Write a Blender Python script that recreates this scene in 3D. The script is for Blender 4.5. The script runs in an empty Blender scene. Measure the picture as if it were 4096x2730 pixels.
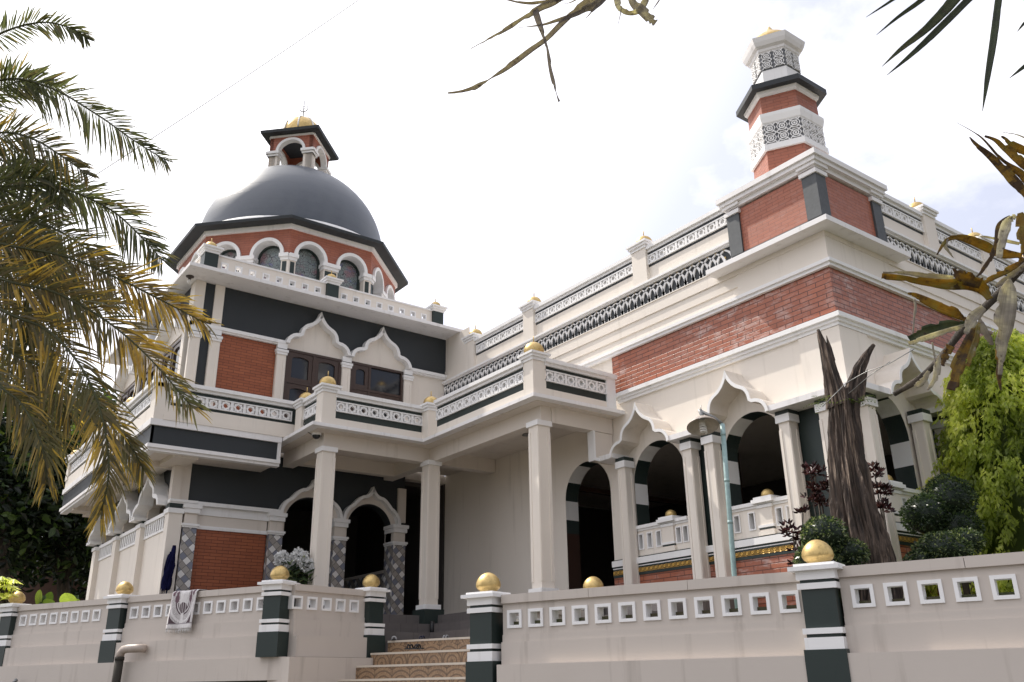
import bpy, math, random
from mathutils import Vector, Matrix, noise
RND = random.Random(11)
EYE = 1.6                      # every height below is measured from eye level; the road lies 1.6 m under it
C = bpy.context.scene.collection
cos, sin, pi, rad = math.cos, math.sin, math.pi, math.radians

# ------------------------------------------------------------------ camera model (also used to place plants)
YAW, PITCH, ROLL, FPX = rad(53.352), rad(21.218), rad(0.923), 3519.947
_f = Vector((cos(PITCH)*cos(YAW), cos(PITCH)*sin(YAW), sin(PITCH)))
_r = Vector((sin(YAW), -cos(YAW), 0)); _d = _f.cross(_r)
CR = _r*cos(ROLL) + _d*sin(ROLL); CD = _d*cos(ROLL) - _r*sin(ROLL); CF = _f
FWD = Vector((cos(YAW), sin(YAW), 0))
def at(x, y, rho):             # photo pixel (2353 px wide copy) at forward distance rho -> point
    v = CR*((x*1.74076-2048)/FPX) + CD*((y*1.74076-1365)/FPX) + CF
    return v*(rho/v.dot(FWD))

# ------------------------------------------------------------------ mesh builder
class Fr:                      # a wall frame: origin, direction u along the wall, outward normal n
    def __init__(s, ox, oy, ux, uy):
        l = math.hypot(ux, uy); s.o = (ox, oy); s.u = (ux/l, uy/l); s.n = (uy/l, -ux/l)
    def P(s, u, n, z): return (s.o[0]+s.u[0]*u+s.n[0]*n, s.o[1]+s.u[1]*u+s.n[1]*n, z)
FY = lambda y: Fr(0, y, 1, 0)              # faces -Y, u = x
FX = lambda x: Fr(x, 0, 0, -1)             # faces -X, u = -y

class MB:
    def __init__(s): s.v = []; s.f = []; s.m = []; s.s = []; s.t = []
    def face(s, pts, mi=0, sm=False, t=0.5):
        i = len(s.v); s.v += [tuple(p) for p in pts]; s.f.append(tuple(range(i, i+len(pts))))
        s.m.append(mi); s.s.append(sm); s.t.append(t)
    def mesh(s, vs, fs, mi=0, sm=False, t=0.5):
        i = len(s.v); s.v += [tuple(p) for p in vs]
        for f in fs: s.f.append(tuple(k+i for k in f)); s.m.append(mi); s.s.append(sm); s.t.append(t)
    def hexa(s, a, mi=0):
        s.mesh(a, [(0,3,2,1),(4,5,6,7),(0,1,5,4),(1,2,6,5),(2,3,7,6),(3,0,4,7)], mi)
    def box(s, x0, x1, y0, y1, z0, z1, mi=0):
        s.hexa([(x0,y0,z0),(x1,y0,z0),(x1,y1,z0),(x0,y1,z0),(x0,y0,z1),(x1,y0,z1),(x1,y1,z1),(x0,y1,z1)], mi)
    def fb(s, fr, u0, u1, n0, n1, z0, z1, mi=0):   # box in a wall frame, n1 outermost
        P = fr.P
        s.hexa([P(u0,n1,z0),P(u1,n1,z0),P(u1,n0,z0),P(u0,n0,z0),P(u0,n1,z1),P(u1,n1,z1),P(u1,n0,z1),P(u0,n0,z1)], mi)
    def ext(s, fr, poly, n0, n1, mi=0):             # closed outline (u,z), counter-clockwise seen from outside
        k = len(poly); A = [fr.P(u,n1,z) for u, z in poly]; B = [fr.P(u,n0,z) for u, z in poly]
        s.mesh(A+B, [tuple(range(k)), tuple(range(2*k-1, k-1, -1))]+[(i, k+i, k+(i+1) % k, (i+1) % k) for i in range(k)], mi)
    def strip(s, fr, out, inn, n0, n1, mi=0, closed=False):   # band between two outlines
        k = len(out); V = []
        for a, b in zip(out, inn): V += [fr.P(a[0],n1,a[1]), fr.P(b[0],n1,b[1]), fr.P(b[0],n0,b[1]), fr.P(a[0],n0,a[1])]
        F = []
        for i in range(k if closed else k-1):
            a, b = 4*i, 4*((i+1) % k)
            F += [(a,b,b+1,a+1),(a+1,b+1,b+2,a+2),(a+2,b+2,b+3,a+3),(a+3,b+3,b,a)]
        if not closed: F += [(0,1,2,3),(4*k-1,4*k-2,4*k-3,4*k-4)]
        s.mesh(V, F, mi)
    def lathe(s, cx, cy, prof, n=24, az=0, sm=False, mi=0, cap=True):
        V = []
        for r, z in prof:
            for i in range(n):
                a = az+2*pi*i/n; V.append((cx+r*cos(a), cy+r*sin(a), z))
        F = [(j*n+i, j*n+(i+1) % n, (j+1)*n+(i+1) % n, (j+1)*n+i) for j in range(len(prof)-1) for i in range(n)]
        if cap: F += [tuple(range(n-1, -1, -1)), tuple(range((len(prof)-1)*n, len(prof)*n))]
        s.mesh(V, F, mi, sm)
    def tube(s, pts, rs, n=8, sm=True, mi=0):
        pts = [Vector(p) for p in pts]; V = []; up = Vector((0.3, 0.2, 1))
        if not hasattr(rs, '__len__'): rs = [rs]*len(pts)
        for i, p in enumerate(pts):
            t = (pts[min(i+1, len(pts)-1)]-pts[max(i-1, 0)]).normalized()
            a = t.cross(up if abs(t.dot(up.normalized())) < .95 else Vector((1,0,0))).normalized(); b = t.cross(a)
            for k in range(n): V.append(p+(a*cos(2*pi*k/n)+b*sin(2*pi*k/n))*rs[i])
        F = [(j*n+i, j*n+(i+1) % n, (j+1)*n+(i+1) % n, (j+1)*n+i) for j in range(len(pts)-1) for i in range(n)]
        F += [tuple(range(n-1, -1, -1)), tuple(range((len(pts)-1)*n, len(pts)*n))]
        s.mesh(V, F, mi, sm)
    def leaf(s, p, d, w, L, wd, t=0.5, bend=0.0, mi=0):   # a small folded leaf: base p, direction d, width axis w
        m = p+d*(L*.45)-Vector((0,0,bend*.3*L)); e = p+d*L-Vector((0,0,bend*L)); q = w*(wd*.5)
        s.mesh([p, m+q, e, m-q], [(0,1,2),(0,2,3)], mi, False, t)
    def leaf4(s, p, d, w, L, wd, t=0.5, mi=0):            # a broader leaf
        nn = d.cross(w)*(wd*.18)
        s.mesh([p, p+d*(.35*L)+w*(wd*.5)+nn, p+d*(.7*L)+w*(wd*.42)+nn, p+d*L, p+d*(.7*L)-w*(wd*.42)+nn, p+d*(.35*L)-w*(wd*.5)+nn, p+d*(.5*L)],
               [(0,6,1),(1,6,2),(2,6,3),(0,5,6),(5,4,6),(4,3,6)], mi, False, t)
    def arch_wall(s, fr, u0, u1, z0, z1, n0, n1, ops, seg=14, mi=0):
        ops = sorted(ops); cur = u0
        for uc, hw, zb, zs, rise in ops:
            if uc-hw > cur+1e-4: s.fb(fr, cur, uc-hw, n0, n1, z0, z1, mi)
            if zb > z0+1e-4: s.fb(fr, uc-hw, uc+hw, n0, n1, z0, zb, mi)
            cv = [(uc-hw*cos(pi*i/seg), zs+rise*sin(pi*i/seg)) for i in range(seg+1)]
            for a, b in zip(cv, cv[1:]):
                P = fr.P
                s.face([P(a[0],n1,a[1]),P(b[0],n1,b[1]),P(b[0],n1,z1),P(a[0],n1,z1)], mi)
                s.face([P(a[0],n0,z1),P(b[0],n0,z1),P(b[0],n0,b[1]),P(a[0],n0,a[1])], mi)
                s.face([P(a[0],n0,a[1]),P(b[0],n0,b[1]),P(b[0],n1,b[1]),P(a[0],n1,a[1])], mi)
                s.face([P(a[0],n1,z1),P(b[0],n1,z1),P(b[0],n0,z1),P(a[0],n0,z1)], mi)
            cur = uc+hw
        if u1 > cur+1e-4: s.fb(fr, cur, u1, n0, n1, z0, z1, mi)
    def clusters(s, gap=.03):        # groups of pieces that touch or nearly touch
        par = list(range(len(s.v)))
        def find(i):
            while par[i] != i: par[i] = par[par[i]]; i = par[i]
            return i
        for f in s.f:
            r = find(f[0])
            for k in f[1:]: par[find(k)] = r
        bb = {}
        for i, p in enumerate(s.v):
            b = bb.setdefault(find(i), [*p, *p])
            for k in range(3): b[k] = min(b[k], p[k]); b[k+3] = max(b[k+3], p[k])
        ids = sorted(bb, key=lambda i: bb[i][0]); up = {i: i for i in ids}
        def top(i):
            while up[i] != i: up[i] = up[up[i]]; i = up[i]
            return i
        for a, i in enumerate(ids):
            A = bb[i]
            for j in ids[a+1:]:
                B = bb[j]
                if B[0] > A[3]+gap: break
                if B[1] <= A[4]+gap and A[1] <= B[4]+gap and B[2] <= A[5]+gap and A[2] <= B[5]+gap: up[top(j)] = top(i)
        out = {}
        for k, f in enumerate(s.f): out.setdefault(top(find(f[0])), []).append(k)
        return sorted(out.values(), key=len, reverse=True)
    def build(s, name, mats, parent=None, org=None, tint=False, split=True, **props):
        if parent is not None and split and not tint and len(s.v) < 30000:
            cl = s.clusters()
            if 1 < len(cl) <= 40:
                first = None
                for fs in cl:
                    q = MB()
                    for k in fs: q.face([s.v[i] for i in s.f[k]], s.m[k], s.s[k], s.t[k])
                    if any(q.s):      # keep shared vertices so that smooth shading survives
                        q = MB(); mp = {}
                        for k in fs:
                            for i in s.f[k]:
                                if i not in mp: mp[i] = len(q.v); q.v.append(s.v[i])
                            q.f.append(tuple(mp[i] for i in s.f[k])); q.m.append(s.m[k]); q.s.append(s.s[k]); q.t.append(s.t[k])
                    o = q.build(name, mats, parent, org, tint, False, **props); first = first or o
                return first
        o3 = Vector(parent['_o']) if parent else Vector(org or (0,0,0))
        me = bpy.data.meshes.new(name)
        me.from_pydata([(x-o3[0], y-o3[1], z-o3[2]) for x, y, z in s.v], [], s.f)
        if not isinstance(mats, (list, tuple)): mats = [mats]
        for m in mats: me.materials.append(m)
        me.polygons.foreach_set('material_index', s.m); me.polygons.foreach_set('use_smooth', s.s)
        uv = me.uv_layers.new(name='UVMap').data
        vs = s.v
        for p in me.polygons:
            n = p.normal
            if abs(n.z) > .85 or (n.x == 0 and n.y == 0): 
                for li, vi in zip(p.loop_indices, p.vertices): uv[li].uv = (vs[vi][0], vs[vi][1])
            else:
                l = math.hypot(n.x, n.y); tx, ty = -n.y/l, n.x/l
                for li, vi in zip(p.loop_indices, p.vertices): uv[li].uv = (vs[vi][0]*tx+vs[vi][1]*ty, vs[vi][2])
        if tint:
            a = me.attributes.new('tint', 'FLOAT', 'FACE'); a.data.foreach_set('value', s.t)
        me.update()
        o = bpy.data.objects.new(name, me); C.objects.link(o)
        if parent: o.parent = parent
        else: o.location = (o3[0], o3[1], o3[2]+EYE)
        o['_o'] = tuple(o3)
        for k, v in props.items(): o[k] = v
        return o

def thing(name, label, cat, loc, group=None):
    o = bpy.data.objects.new(name, None); C.objects.link(o); o.location = (loc[0], loc[1], loc[2]+EYE)
    o.empty_display_size = .2
    o['label'] = label; o['category'] = cat; o['_o'] = tuple(loc)
    if group: o['group'] = group
    return o
def inst(src, name, parent, delta, rz=0):     # a repeated part that shares mesh data
    o = bpy.data.objects.new(name, src.data); C.objects.link(o); o.parent = parent; o.location = delta; o.rotation_euler[2] = rz
    o['_o'] = parent['_o']; return o

# ------------------------------------------------------------------ materials
def mat(name): 
    m = bpy.data.materials.new(name); m.use_nodes = True; nt = m.node_tree
    return m, nt, nt.nodes['Principled BSDF']
def N(nt, t, **kw):
    n = nt.nodes.new(t)
    for k, v in kw.items():
        if k in n.inputs: n.inputs[k].default_value = v
        else: setattr(n, k, v)
    return n
def mathn(nt, op, a, b=None, c=None):
    n = nt.nodes.new('ShaderNodeMath'); n.operation = op
    for i, x in enumerate((a, b, c)):
        if x is None: continue
        if isinstance(x, (int, float)): n.inputs[i].default_value = x
        else: nt.links.new(x, n.inputs[i])
    return n.outputs[0]
def mix(nt, fac, a, b, mode='MIX'):
    n = nt.nodes.new('ShaderNodeMix'); n.data_type = 'RGBA'; n.blend_type = mode
    for sk, x in ((n.inputs[0], fac), (n.inputs[6], a), (n.inputs[7], b)):
        if hasattr(x, 'links'): nt.links.new(x, sk)
        elif isinstance(x, (int, float)): sk.default_value = x
        else: sk.default_value = (*x, 1)
    return n.outputs[2]
def ramp(nt, x, p0, p1, v0=0, v1=1):
    n = nt.nodes.new('ShaderNodeMapRange'); n.inputs[1].default_value = p0; n.inputs[2].default_value = p1
    n.inputs[3].default_value = v0; n.inputs[4].default_value = v1; nt.links.new(x, n.inputs[0]); return n.outputs[0]
def pos(nt): return nt.nodes.new('ShaderNodeNewGeometry').outputs['Position']
def uvn(nt): return nt.nodes.new('ShaderNodeTexCoord').outputs['UV']
def nz(nt, vec, scale, detail=4, rough=.55, sc=None):
    if sc:
        mp = nt.nodes.new('ShaderNodeMapping'); mp.inputs['Scale'].default_value = sc; nt.links.new(vec, mp.inputs[0]); vec = mp.outputs[0]
    n = N(nt, 'ShaderNodeTexNoise', Scale=scale, Detail=detail, Roughness=rough); nt.links.new(vec, n.inputs['Vector']); return n.outputs['Fac']
def bump(nt, bs, h, strength, dist=.01):
    b = N(nt, 'ShaderNodeBump', Strength=strength, Distance=dist); nt.links.new(h, b.inputs['Height']); nt.links.new(b.outputs[0], bs.inputs['Normal'])

def paint(name, col, stain=.12, rough=.6, spec=.3, dirt=(.30,.26,.20)):
    m, nt, bs = mat(name); P = pos(nt)
    big = nz(nt, P, .9, 5); streak = nz(nt, P, 1, 5, .6, (5, 5, .45)); fine = nz(nt, P, 38, 3)
    c = mix(nt, ramp(nt, big, .35, .7, 0, stain*.7), col, [x*.86 for x in col])
    c = mix(nt, ramp(nt, streak, .56, .78, 0, stain), c, dirt)
    nt.links.new(c, bs.inputs['Base Color'])
    nt.links.new(ramp(nt, big, .3, .7, rough-.08, rough+.08), bs.inputs['Roughness'])
    bs.inputs['Specular IOR Level'].default_value = spec
    bump(nt, bs, mathn(nt, 'ADD', fine, mathn(nt, 'MULTIPLY', big, 2.0)), .12, .004)
    return m
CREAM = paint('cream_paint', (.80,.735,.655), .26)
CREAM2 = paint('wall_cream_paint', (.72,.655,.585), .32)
WHITE = paint('white_paint', (.86,.85,.84), .24)
WEATHER = paint('weathered_white_paint', (.84,.82,.81), .5, dirt=(.38,.35,.32))
DARK = paint('charcoal_paint', (.037,.042,.046), .05, .5, .25, (.05,.05,.05))
GREEN = paint('dark_green_paint', (.024,.036,.033), .05, .42, .35, (.05,.05,.05))
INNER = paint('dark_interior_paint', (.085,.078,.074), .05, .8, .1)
BROWN = paint('brown_wood', (.05,.024,.016), .1, .45, .3, (.02,.01,.01))
FRAME = paint('window_frame_wood', (.055,.032,.024), .15, .35, .4, (.02,.012,.01))
GREYTILE = None

def brick(name, c1, c2, mortar, w, h, gap, bloom=0, rough=.45, vary=.5, spec=.4):
    m, nt, bs = mat(name); U = uvn(nt); P = pos(nt)
    b = N(nt, 'ShaderNodeTexBrick'); b.inputs['Scale'].default_value = 1
    b.inputs['Brick Width'].default_value = w; b.inputs['Row Height'].default_value = h; b.inputs['Mortar Size'].default_value = gap
    b.inputs['Mortar Smooth'].default_value = .35; b.inputs['Bias'].default_value = 0
    b.inputs['Color1'].default_value = (*c1, 1); b.inputs['Color2'].default_value = (*c2, 1); b.inputs['Mortar'].default_value = (*mortar, 1)
    nt.links.new(U, b.inputs['Vector'])
    n1 = nz(nt, P, 2.2, 5); n2 = nz(nt, P, 16, 4)
    c = mix(nt, ramp(nt, n1, .3, .72, 0, vary), b.outputs['Color'], [x*.62 for x in c1])
    if bloom:
        # salt bloom on the glazed brick: broken white patches that follow the courses
        n3 = nz(nt, P, 1, 6, .68, (3.2, 3.2, 8)); n4 = nz(nt, P, .55, 3)
        k = mathn(nt, 'MULTIPLY', ramp(nt, n3, .5, .66), ramp(nt, n4, .38, .6))
        k = mathn(nt, 'MULTIPLY', k, mathn(nt, 'SUBTRACT', 1.0, b.outputs['Fac']))
        c = mix(nt, mathn(nt, 'MULTIPLY', k, bloom), c, (.58,.48,.45))
    nt.links.new(c, bs.inputs['Base Color'])
    nt.links.new(ramp(nt, n2, .3, .7, rough-.1, rough+.12), bs.inputs['Roughness'])
    bs.inputs['Specular IOR Level'].default_value = spec
    hgt = mathn(nt, 'SUBTRACT', mathn(nt, 'MULTIPLY', n2, .25), b.outputs['Fac'])
    bump(nt, bs, hgt, .6, .012)
    return m
BRICK = brick('glazed_red_brick', (.43,.140,.075), (.34,.108,.06), (.085,.038,.03), .34, .086, .008, .68, .38, .45)
BRICKO = brick('orange_brick', (.38,.112,.046), (.30,.085,.036), (.06,.020,.012), .26, .068, .0045, 0, .5, .35)
BRICKT = brick('tower_brick', (.41,.14,.082), (.36,.118,.07), (.18,.065,.045), .26, .066, .004, .12, .5, .3)
BRICKB = brick('old_house_brick', (.16,.075,.045), (.11,.05,.032), (.12,.09,.07), .22, .075, .012, 0, .8, .6, .1)

def gold(name, col=(.68,.49,.20), rough=.42):
    m, nt, bs = mat(name); P = pos(nt); n = nz(nt, P, 9, 4); n2 = nz(nt, P, 60, 2)
    nt.links.new(mix(nt, ramp(nt, nz(nt, P, 26, 5), .52, .75, 0, .6), mix(nt, ramp(nt, n, .3, .7), col, [x*.74 for x in col]), (.22,.15,.06)), bs.inputs['Base Color'])
    bs.inputs['Metallic'].default_value = .65
    nt.links.new(ramp(nt, n, .3, .7, rough-.06, rough+.1), bs.inputs['Roughness']); bump(nt, bs, n2, .1, .003)
    return m
GOLD = gold('gold_paint')

def goldband():
    m, nt, bs = mat('gold_relief_band'); U = uvn(nt)
    sx = nt.nodes.new('ShaderNodeSeparateXYZ'); nt.links.new(U, sx.inputs[0])
    fx = mathn(nt, 'SUBTRACT', mathn(nt, 'FRACT', mathn(nt, 'MULTIPLY', sx.outputs[0], 9.0)), .5)
    fz = mathn(nt, 'MULTIPLY', mathn(nt, 'SUBTRACT', sx.outputs[1], 1.93), 9.0)
    dd = mathn(nt, 'ADD', mathn(nt, 'MULTIPLY', fx, fx), mathn(nt, 'MULTIPLY', fz, fz))
    wv = mathn(nt, 'SINE', mathn(nt, 'MULTIPLY', dd, 46.0))
    c = mix(nt, ramp(nt, wv, -.4, .5), (.09,.05,.015), (.62,.37,.08))
    nt.links.new(c, bs.inputs['Base Color']); bs.inputs['Metallic'].default_value = .4; bs.inputs['Roughness'].default_value = .4
    bump(nt, bs, wv, .5, .01); return m
GOLDBAND = goldband()

def tiles():    # diagonal checker of white, slate blue and patterned grey tiles
    m, nt, bs = mat('diagonal_tiles'); U = uvn(nt)
    sx = nt.nodes.new('ShaderNodeSeparateXYZ'); nt.links.new(U, sx.inputs[0]); S = 1/.128
    a = mathn(nt, 'MULTIPLY', mathn(nt, 'ADD', sx.outputs[0], sx.outputs[1]), S*.7071)
    b = mathn(nt, 'MULTIPLY', mathn(nt, 'SUBTRACT', sx.outputs[1], sx.outputs[0]), S*.7071)
    ia, ib = mathn(nt, 'FLOOR', a), mathn(nt, 'FLOOR', b)
    k = mathn(nt, 'FLOORED_MODULO', mathn(nt, 'ADD', ia, mathn(nt, 'MULTIPLY', ib, 2.0)), 4.0)
    c = mix(nt, mathn(nt, 'COMPARE', k, 0.0, .1), (.36,.33,.30), (.74,.72,.70))
    c = mix(nt, mathn(nt, 'COMPARE', k, 2.0, .1), c, (.19,.20,.25))
    fa, fb_ = mathn(nt, 'SUBTRACT', mathn(nt, 'FRACT', a), .5), mathn(nt, 'SUBTRACT', mathn(nt, 'FRACT', b), .5)
    rr = mathn(nt, 'SQRT', mathn(nt, 'ADD', mathn(nt, 'MULTIPLY', fa, fa), mathn(nt, 'MULTIPLY', fb_, fb_)))
    pat = mathn(nt, 'MULTIPLY', ramp(nt, mathn(nt, 'SINE', mathn(nt, 'MULTIPLY', rr, 34.0)), .1, .6), mathn(nt, 'COMPARE', k, 3.0, .1))
    c = mix(nt, mathn(nt, 'MULTIPLY', pat, .6), c, (.15,.13,.12))
    ed = mathn(nt, 'MAXIMUM', mathn(nt, 'ABSOLUTE', fa), mathn(nt, 'ABSOLUTE', fb_)); g = ramp(nt, ed, .455, .48)
    c = mix(nt, g, c, (.10,.09,.085)); nt.links.new(c, bs.inputs['Base Color']); bs.inputs['Roughness'].default_value = .3
    bump(nt, bs, mathn(nt, 'SUBTRACT', 1.0, g), .4, .006); return m
TILES = tiles()

def steptile():
    m, nt, bs = mat('patterned_step_tile'); U = uvn(nt); P = pos(nt)
    sx = nt.nodes.new('ShaderNodeSeparateXYZ'); nt.links.new(U, sx.inputs[0])
    fx = mathn(nt, 'SUBTRACT', mathn(nt, 'FRACT', mathn(nt, 'MULTIPLY', sx.outputs[0], 2.5)), .5)
    fz = mathn(nt, 'SUBTRACT', mathn(nt, 'FRACT', mathn(nt, 'MULTIPLY', mathn(nt, 'ADD', sx.outputs[1], .12), 2.5)), .2)
    rr = mathn(nt, 'SQRT', mathn(nt, 'ADD', mathn(nt, 'MULTIPLY', fx, fx), mathn(nt, 'MULTIPLY', fz, fz)))
    ring = ramp(nt, mathn(nt, 'SINE', mathn(nt, 'MULTIPLY', rr, 31.0)), .35, .8)
    n = nz(nt, P, 45, 3); n2 = nz(nt, P, 6, 4)
    c = mix(nt, ramp(nt, n, .35, .65), (.25,.15,.085), (.37,.25,.145))
    c = mix(nt, mathn(nt, 'MULTIPLY', ring, .7), c, (.10,.065,.045)); c = mix(nt, ramp(nt, n2, .5, .75, 0, .35), c, (.12,.09,.07))
    g = ramp(nt, mathn(nt, 'ABSOLUTE', fx), .485, .495); c = mix(nt, g, c, (.05,.035,.025))
    nt.links.new(c, bs.inputs['Base Color']); bs.inputs['Roughness'].default_value = .4; return m
STEPTILE = steptile()

def slabtile(name, col, w, h):
    m, nt, bs = mat(name); U = uvn(nt); P = pos(nt)
    b = N(nt, 'ShaderNodeTexBrick'); b.offset = .0; b.inputs['Scale'].default_value = 1; b.inputs['Brick Width'].default_value = w; b.inputs['Row Height'].default_value = h
    b.inputs['Mortar Size'].default_value = .004; b.inputs['Color1'].default_value = (*col, 1); b.inputs['Color2'].default_value = (*[x*.85 for x in col], 1)
    b.inputs['Mortar'].default_value = (*[x*.4 for x in col], 1); nt.links.new(U, b.inputs['Vector'])
    n = nz(nt, P, 4, 5)
    nt.links.new(mix(nt, ramp(nt, n, .4, .75, 0, .4), b.outputs['Color'], [x*.6 for x in col]), bs.inputs['Base Color'])
    bs.inputs['Roughness'].default_value = .35; return m
GREYTILE = slabtile('grey_floor_tile', (.15,.135,.13), .4, 5)
NOSING = paint('pale_step_nosing', (.62,.55,.46), .4, .35, .4)

def domemat():
    m, nt, bs = mat('dome_skin'); P = pos(nt); n = nz(nt, P, 3, 5); s = nz(nt, P, 1, 5, .6, (3, 3, .5))
    sx = nt.nodes.new('ShaderNodeSeparateXYZ'); nt.links.new(P, sx.inputs[0])
    c = mix(nt, ramp(nt, n, .3, .7), (.060,.072,.092), (.085,.098,.12)); c = mix(nt, ramp(nt, s, .55, .8, 0, .3), c, (.11,.12,.13))
    nt.links.new(c, bs.inputs['Base Color']); nt.links.new(ramp(nt, n, .3, .7, .40, .52), bs.inputs['Roughness'])
    bs.inputs['Specular IOR Level'].default_value = .75
    ln = mathn(nt, 'FRACT', mathn(nt, 'MULTIPLY', sx.outputs[2], 3.2)); bump(nt, bs, mathn(nt, 'ADD', ramp(nt, ln, .93, 1), mathn(nt, 'MULTIPLY', n, .6)), .15, .01)
    return m
DOME = domemat()

def glass(name, col=(.02,.022,.026)):
    m, nt, bs = mat(name); bs.inputs['Base Color'].default_value = (*col, 1); bs.inputs['Roughness'].default_value = .06; bs.inputs['Specular IOR Level'].default_value = .5
    n = nz(nt, pos(nt), .8, 2); bump(nt, bs, n, .05, .05); return m
GLASS = glass('dark_window_glass')
def stained():
    m, nt, bs = mat('stained_glass'); U = uvn(nt)
    v = N(nt, 'ShaderNodeTexVoronoi', Scale=9.0); nt.links.new(U, v.inputs['Vector'])
    hs = N(nt, 'ShaderNodeTexVoronoi', Scale=9.0, feature='DISTANCE_TO_EDGE'); nt.links.new(U, hs.inputs['Vector'])
    n = nz(nt, U, 2.3, 2); n2 = nz(nt, U, 3.1, 2)
    c = mix(nt, ramp(nt, n, .5, .62), (.17,.21,.21), (.24,.14,.16)); c = mix(nt, ramp(nt, n2, .56, .66), c, (.10,.11,.27))
    c = mix(nt, ramp(nt, v.outputs['Distance'], .3, .7, 0, .4), c, (.3,.32,.32)); c = mix(nt, ramp(nt, hs.outputs['Distance'], .02, .04), (.03,.03,.03), c)
    nt.links.new(c, bs.inputs['Base Color']); bs.inputs['Roughness'].default_value = .15; return m
STAINED = stained()

def foliage(name, cols, trans=.35, rough=.5, vein=False, spec=.3):
    m, nt, bs = mat(name); a = nt.nodes.new('ShaderNodeAttribute'); a.attribute_name = 'tint'
    cr = nt.nodes.new('ShaderNodeValToRGB'); e = cr.color_ramp.elements
    e[0].position = 0; e[0].color = (*cols[0], 1); e[1].position = 1; e[1].color = (*cols[-1], 1)
    for i, c in enumerate(cols[1:-1]): el = e.new((i+1)/(len(cols)-1)); el.color = (*c, 1)
    nt.links.new(a.outputs['Fac'], cr.inputs[0]); col = cr.outputs[0]
    n = nz(nt, pos(nt), 30, 3); col = mix(nt, ramp(nt, n, .4, .7, 0, .3), col, [x*.5 for x in cols[0]])
    if vein:      # fibres along the blade, brown blotches, pale midrib
        a2 = nt.nodes.new('ShaderNodeUVMap'); a2.uv_map = 'Leaf'; fib = nz(nt, a2.outputs[0], 1, 4, .6, (26, 1.2, 1)); blo = nz(nt, pos(nt), 42, 5, .65)
        col = mix(nt, ramp(nt, fib, .42, .62, 0, .45), col, [x*.45 for x in cols[1]]); col = mix(nt, ramp(nt, blo, .60, .68, 0, .8), col, (.05,.028,.018))
        bump(nt, bs, fib, .5, .002)
    nt.links.new(col, bs.inputs['Base Color']); bs.inputs['Roughness'].default_value = rough; bs.inputs['Specular IOR Level'].default_value = spec
    tr = nt.nodes.new('ShaderNodeBsdfTranslucent'); nt.links.new(mix(nt, 1.0, col, (1.9,1.9,1.2), 'MULTIPLY'), tr.inputs[0])
    ms = nt.nodes.new('ShaderNodeMixShader'); ms.inputs[0].default_value = trans
    nt.links.new(bs.outputs[0], ms.inputs[1]); nt.links.new(tr.outputs[0], ms.inputs[2]); nt.links.new(ms.outputs[0], nt.nodes['Material Output'].inputs[0])
    return m
PALM = foliage('palm_leaf', [(.060,.072,.040),(.105,.112,.055),(.15,.115,.065),(.50,.34,.07)], .48)
BARKC = [(.105,.075,.058),(.028,.021,.017),(.42,.32,.24)]
def bark(name, cols, sc=(14,14,1.6)):
    m, nt, bs = mat(name); P = pos(nt); n = nz(nt, P, 1, 7, .65, sc); n2 = nz(nt, P, 2.0, 4)
    c = mix(nt, ramp(nt, n, .38, .58), cols[1], cols[0]); c = mix(nt, mathn(nt, 'MULTIPLY', ramp(nt, n, .54, .66), ramp(nt, n2, .4, .6)), c, cols[2])
    nt.links.new(c, bs.inputs['Base Color']); bs.inputs['Roughness'].default_value = .85; bump(nt, bs, n, .9, .05); return m
BARK = bark('weathered_bark', BARKC, (22,22,1.3))
BARK2 = bark('tree_bark', [(.06,.045,.03),(.025,.02,.015),(.10,.08,.06)])
TREEL = foliage('dark_tree_leaf', [(.008,.014,.007),(.018,.034,.012),(.05,.085,.022),(.16,.21,.05)], .3, .3)
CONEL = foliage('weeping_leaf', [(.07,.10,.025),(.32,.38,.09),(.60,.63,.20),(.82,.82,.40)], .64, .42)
TOPL = foliage('clipped_shrub_leaf', [(.014,.026,.014),(.045,.075,.03),(.13,.17,.07),(.36,.40,.22)], .3, .28)
REDL = foliage('red_leaf', [(.022,.010,.012),(.04,.014,.016),(.085,.025,.028),(.22,.13,.13)], .15, .25)
DRYL = foliage('dry_strap_leaf', [(.085,.055,.04),(.30,.20,.04),(.25,.22,.075),(.46,.42,.37)], .5, .5, vein=True)
STRAP = foliage('green_strap_leaf', [(.03,.04,.018),(.06,.08,.03),(.12,.12,.05)], .25, .45, vein=True)
GREYL = foliage('withered_leaf', [(.27,.24,.25),(.37,.34,.32),(.60,.57,.52)], .5, .6, vein=True)
BANANA = foliage('banana_leaf', [(.05,.09,.015),(.12,.19,.03),(.24,.31,.06)], .45, .4)
PETAL = foliage('white_petal', [(.82,.81,.80),(.92,.91,.90)], .35, .6)

def plain(name, col, rough=.5, metal=0, spec=.5):
    m, nt, bs = mat(name); n = nz(nt, pos(nt), 12, 4)
    nt.links.new(mix(nt, ramp(nt, n, .35, .7), col, [x*.75 for x in col]), bs.inputs['Base Color'])
    bs.inputs['Roughness'].default_value = rough; bs.inputs['Metallic'].default_value = metal; bs.inputs['Specular IOR Level'].default_value = spec; return m
PVC = plain('pale_pvc', (.50,.42,.36), .45)
GRIME = paint('mossy_pipe', (.055,.05,.042), .6, .85, .15, (.18,.15,.12))
METAL = plain('galvanised_metal', (.30,.30,.29), .4, .7)
TEAL = plain('pale_teal_paint', (.33,.47,.46), .45)
BLACK = plain('black_rubber', (.012,.012,.013), .5)
BLUE = plain('navy_cloth', (.009,.010,.05), .9, 0, .1)
BULB = plain('white_lamp_glass', (.8,.78,.74), .3)
SHADE = plain('enamel_shade', (.42,.36,.31), .4)
SHADEIN = plain('enamel_shade_inside', (.52,.46,.40), .5)

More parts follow.
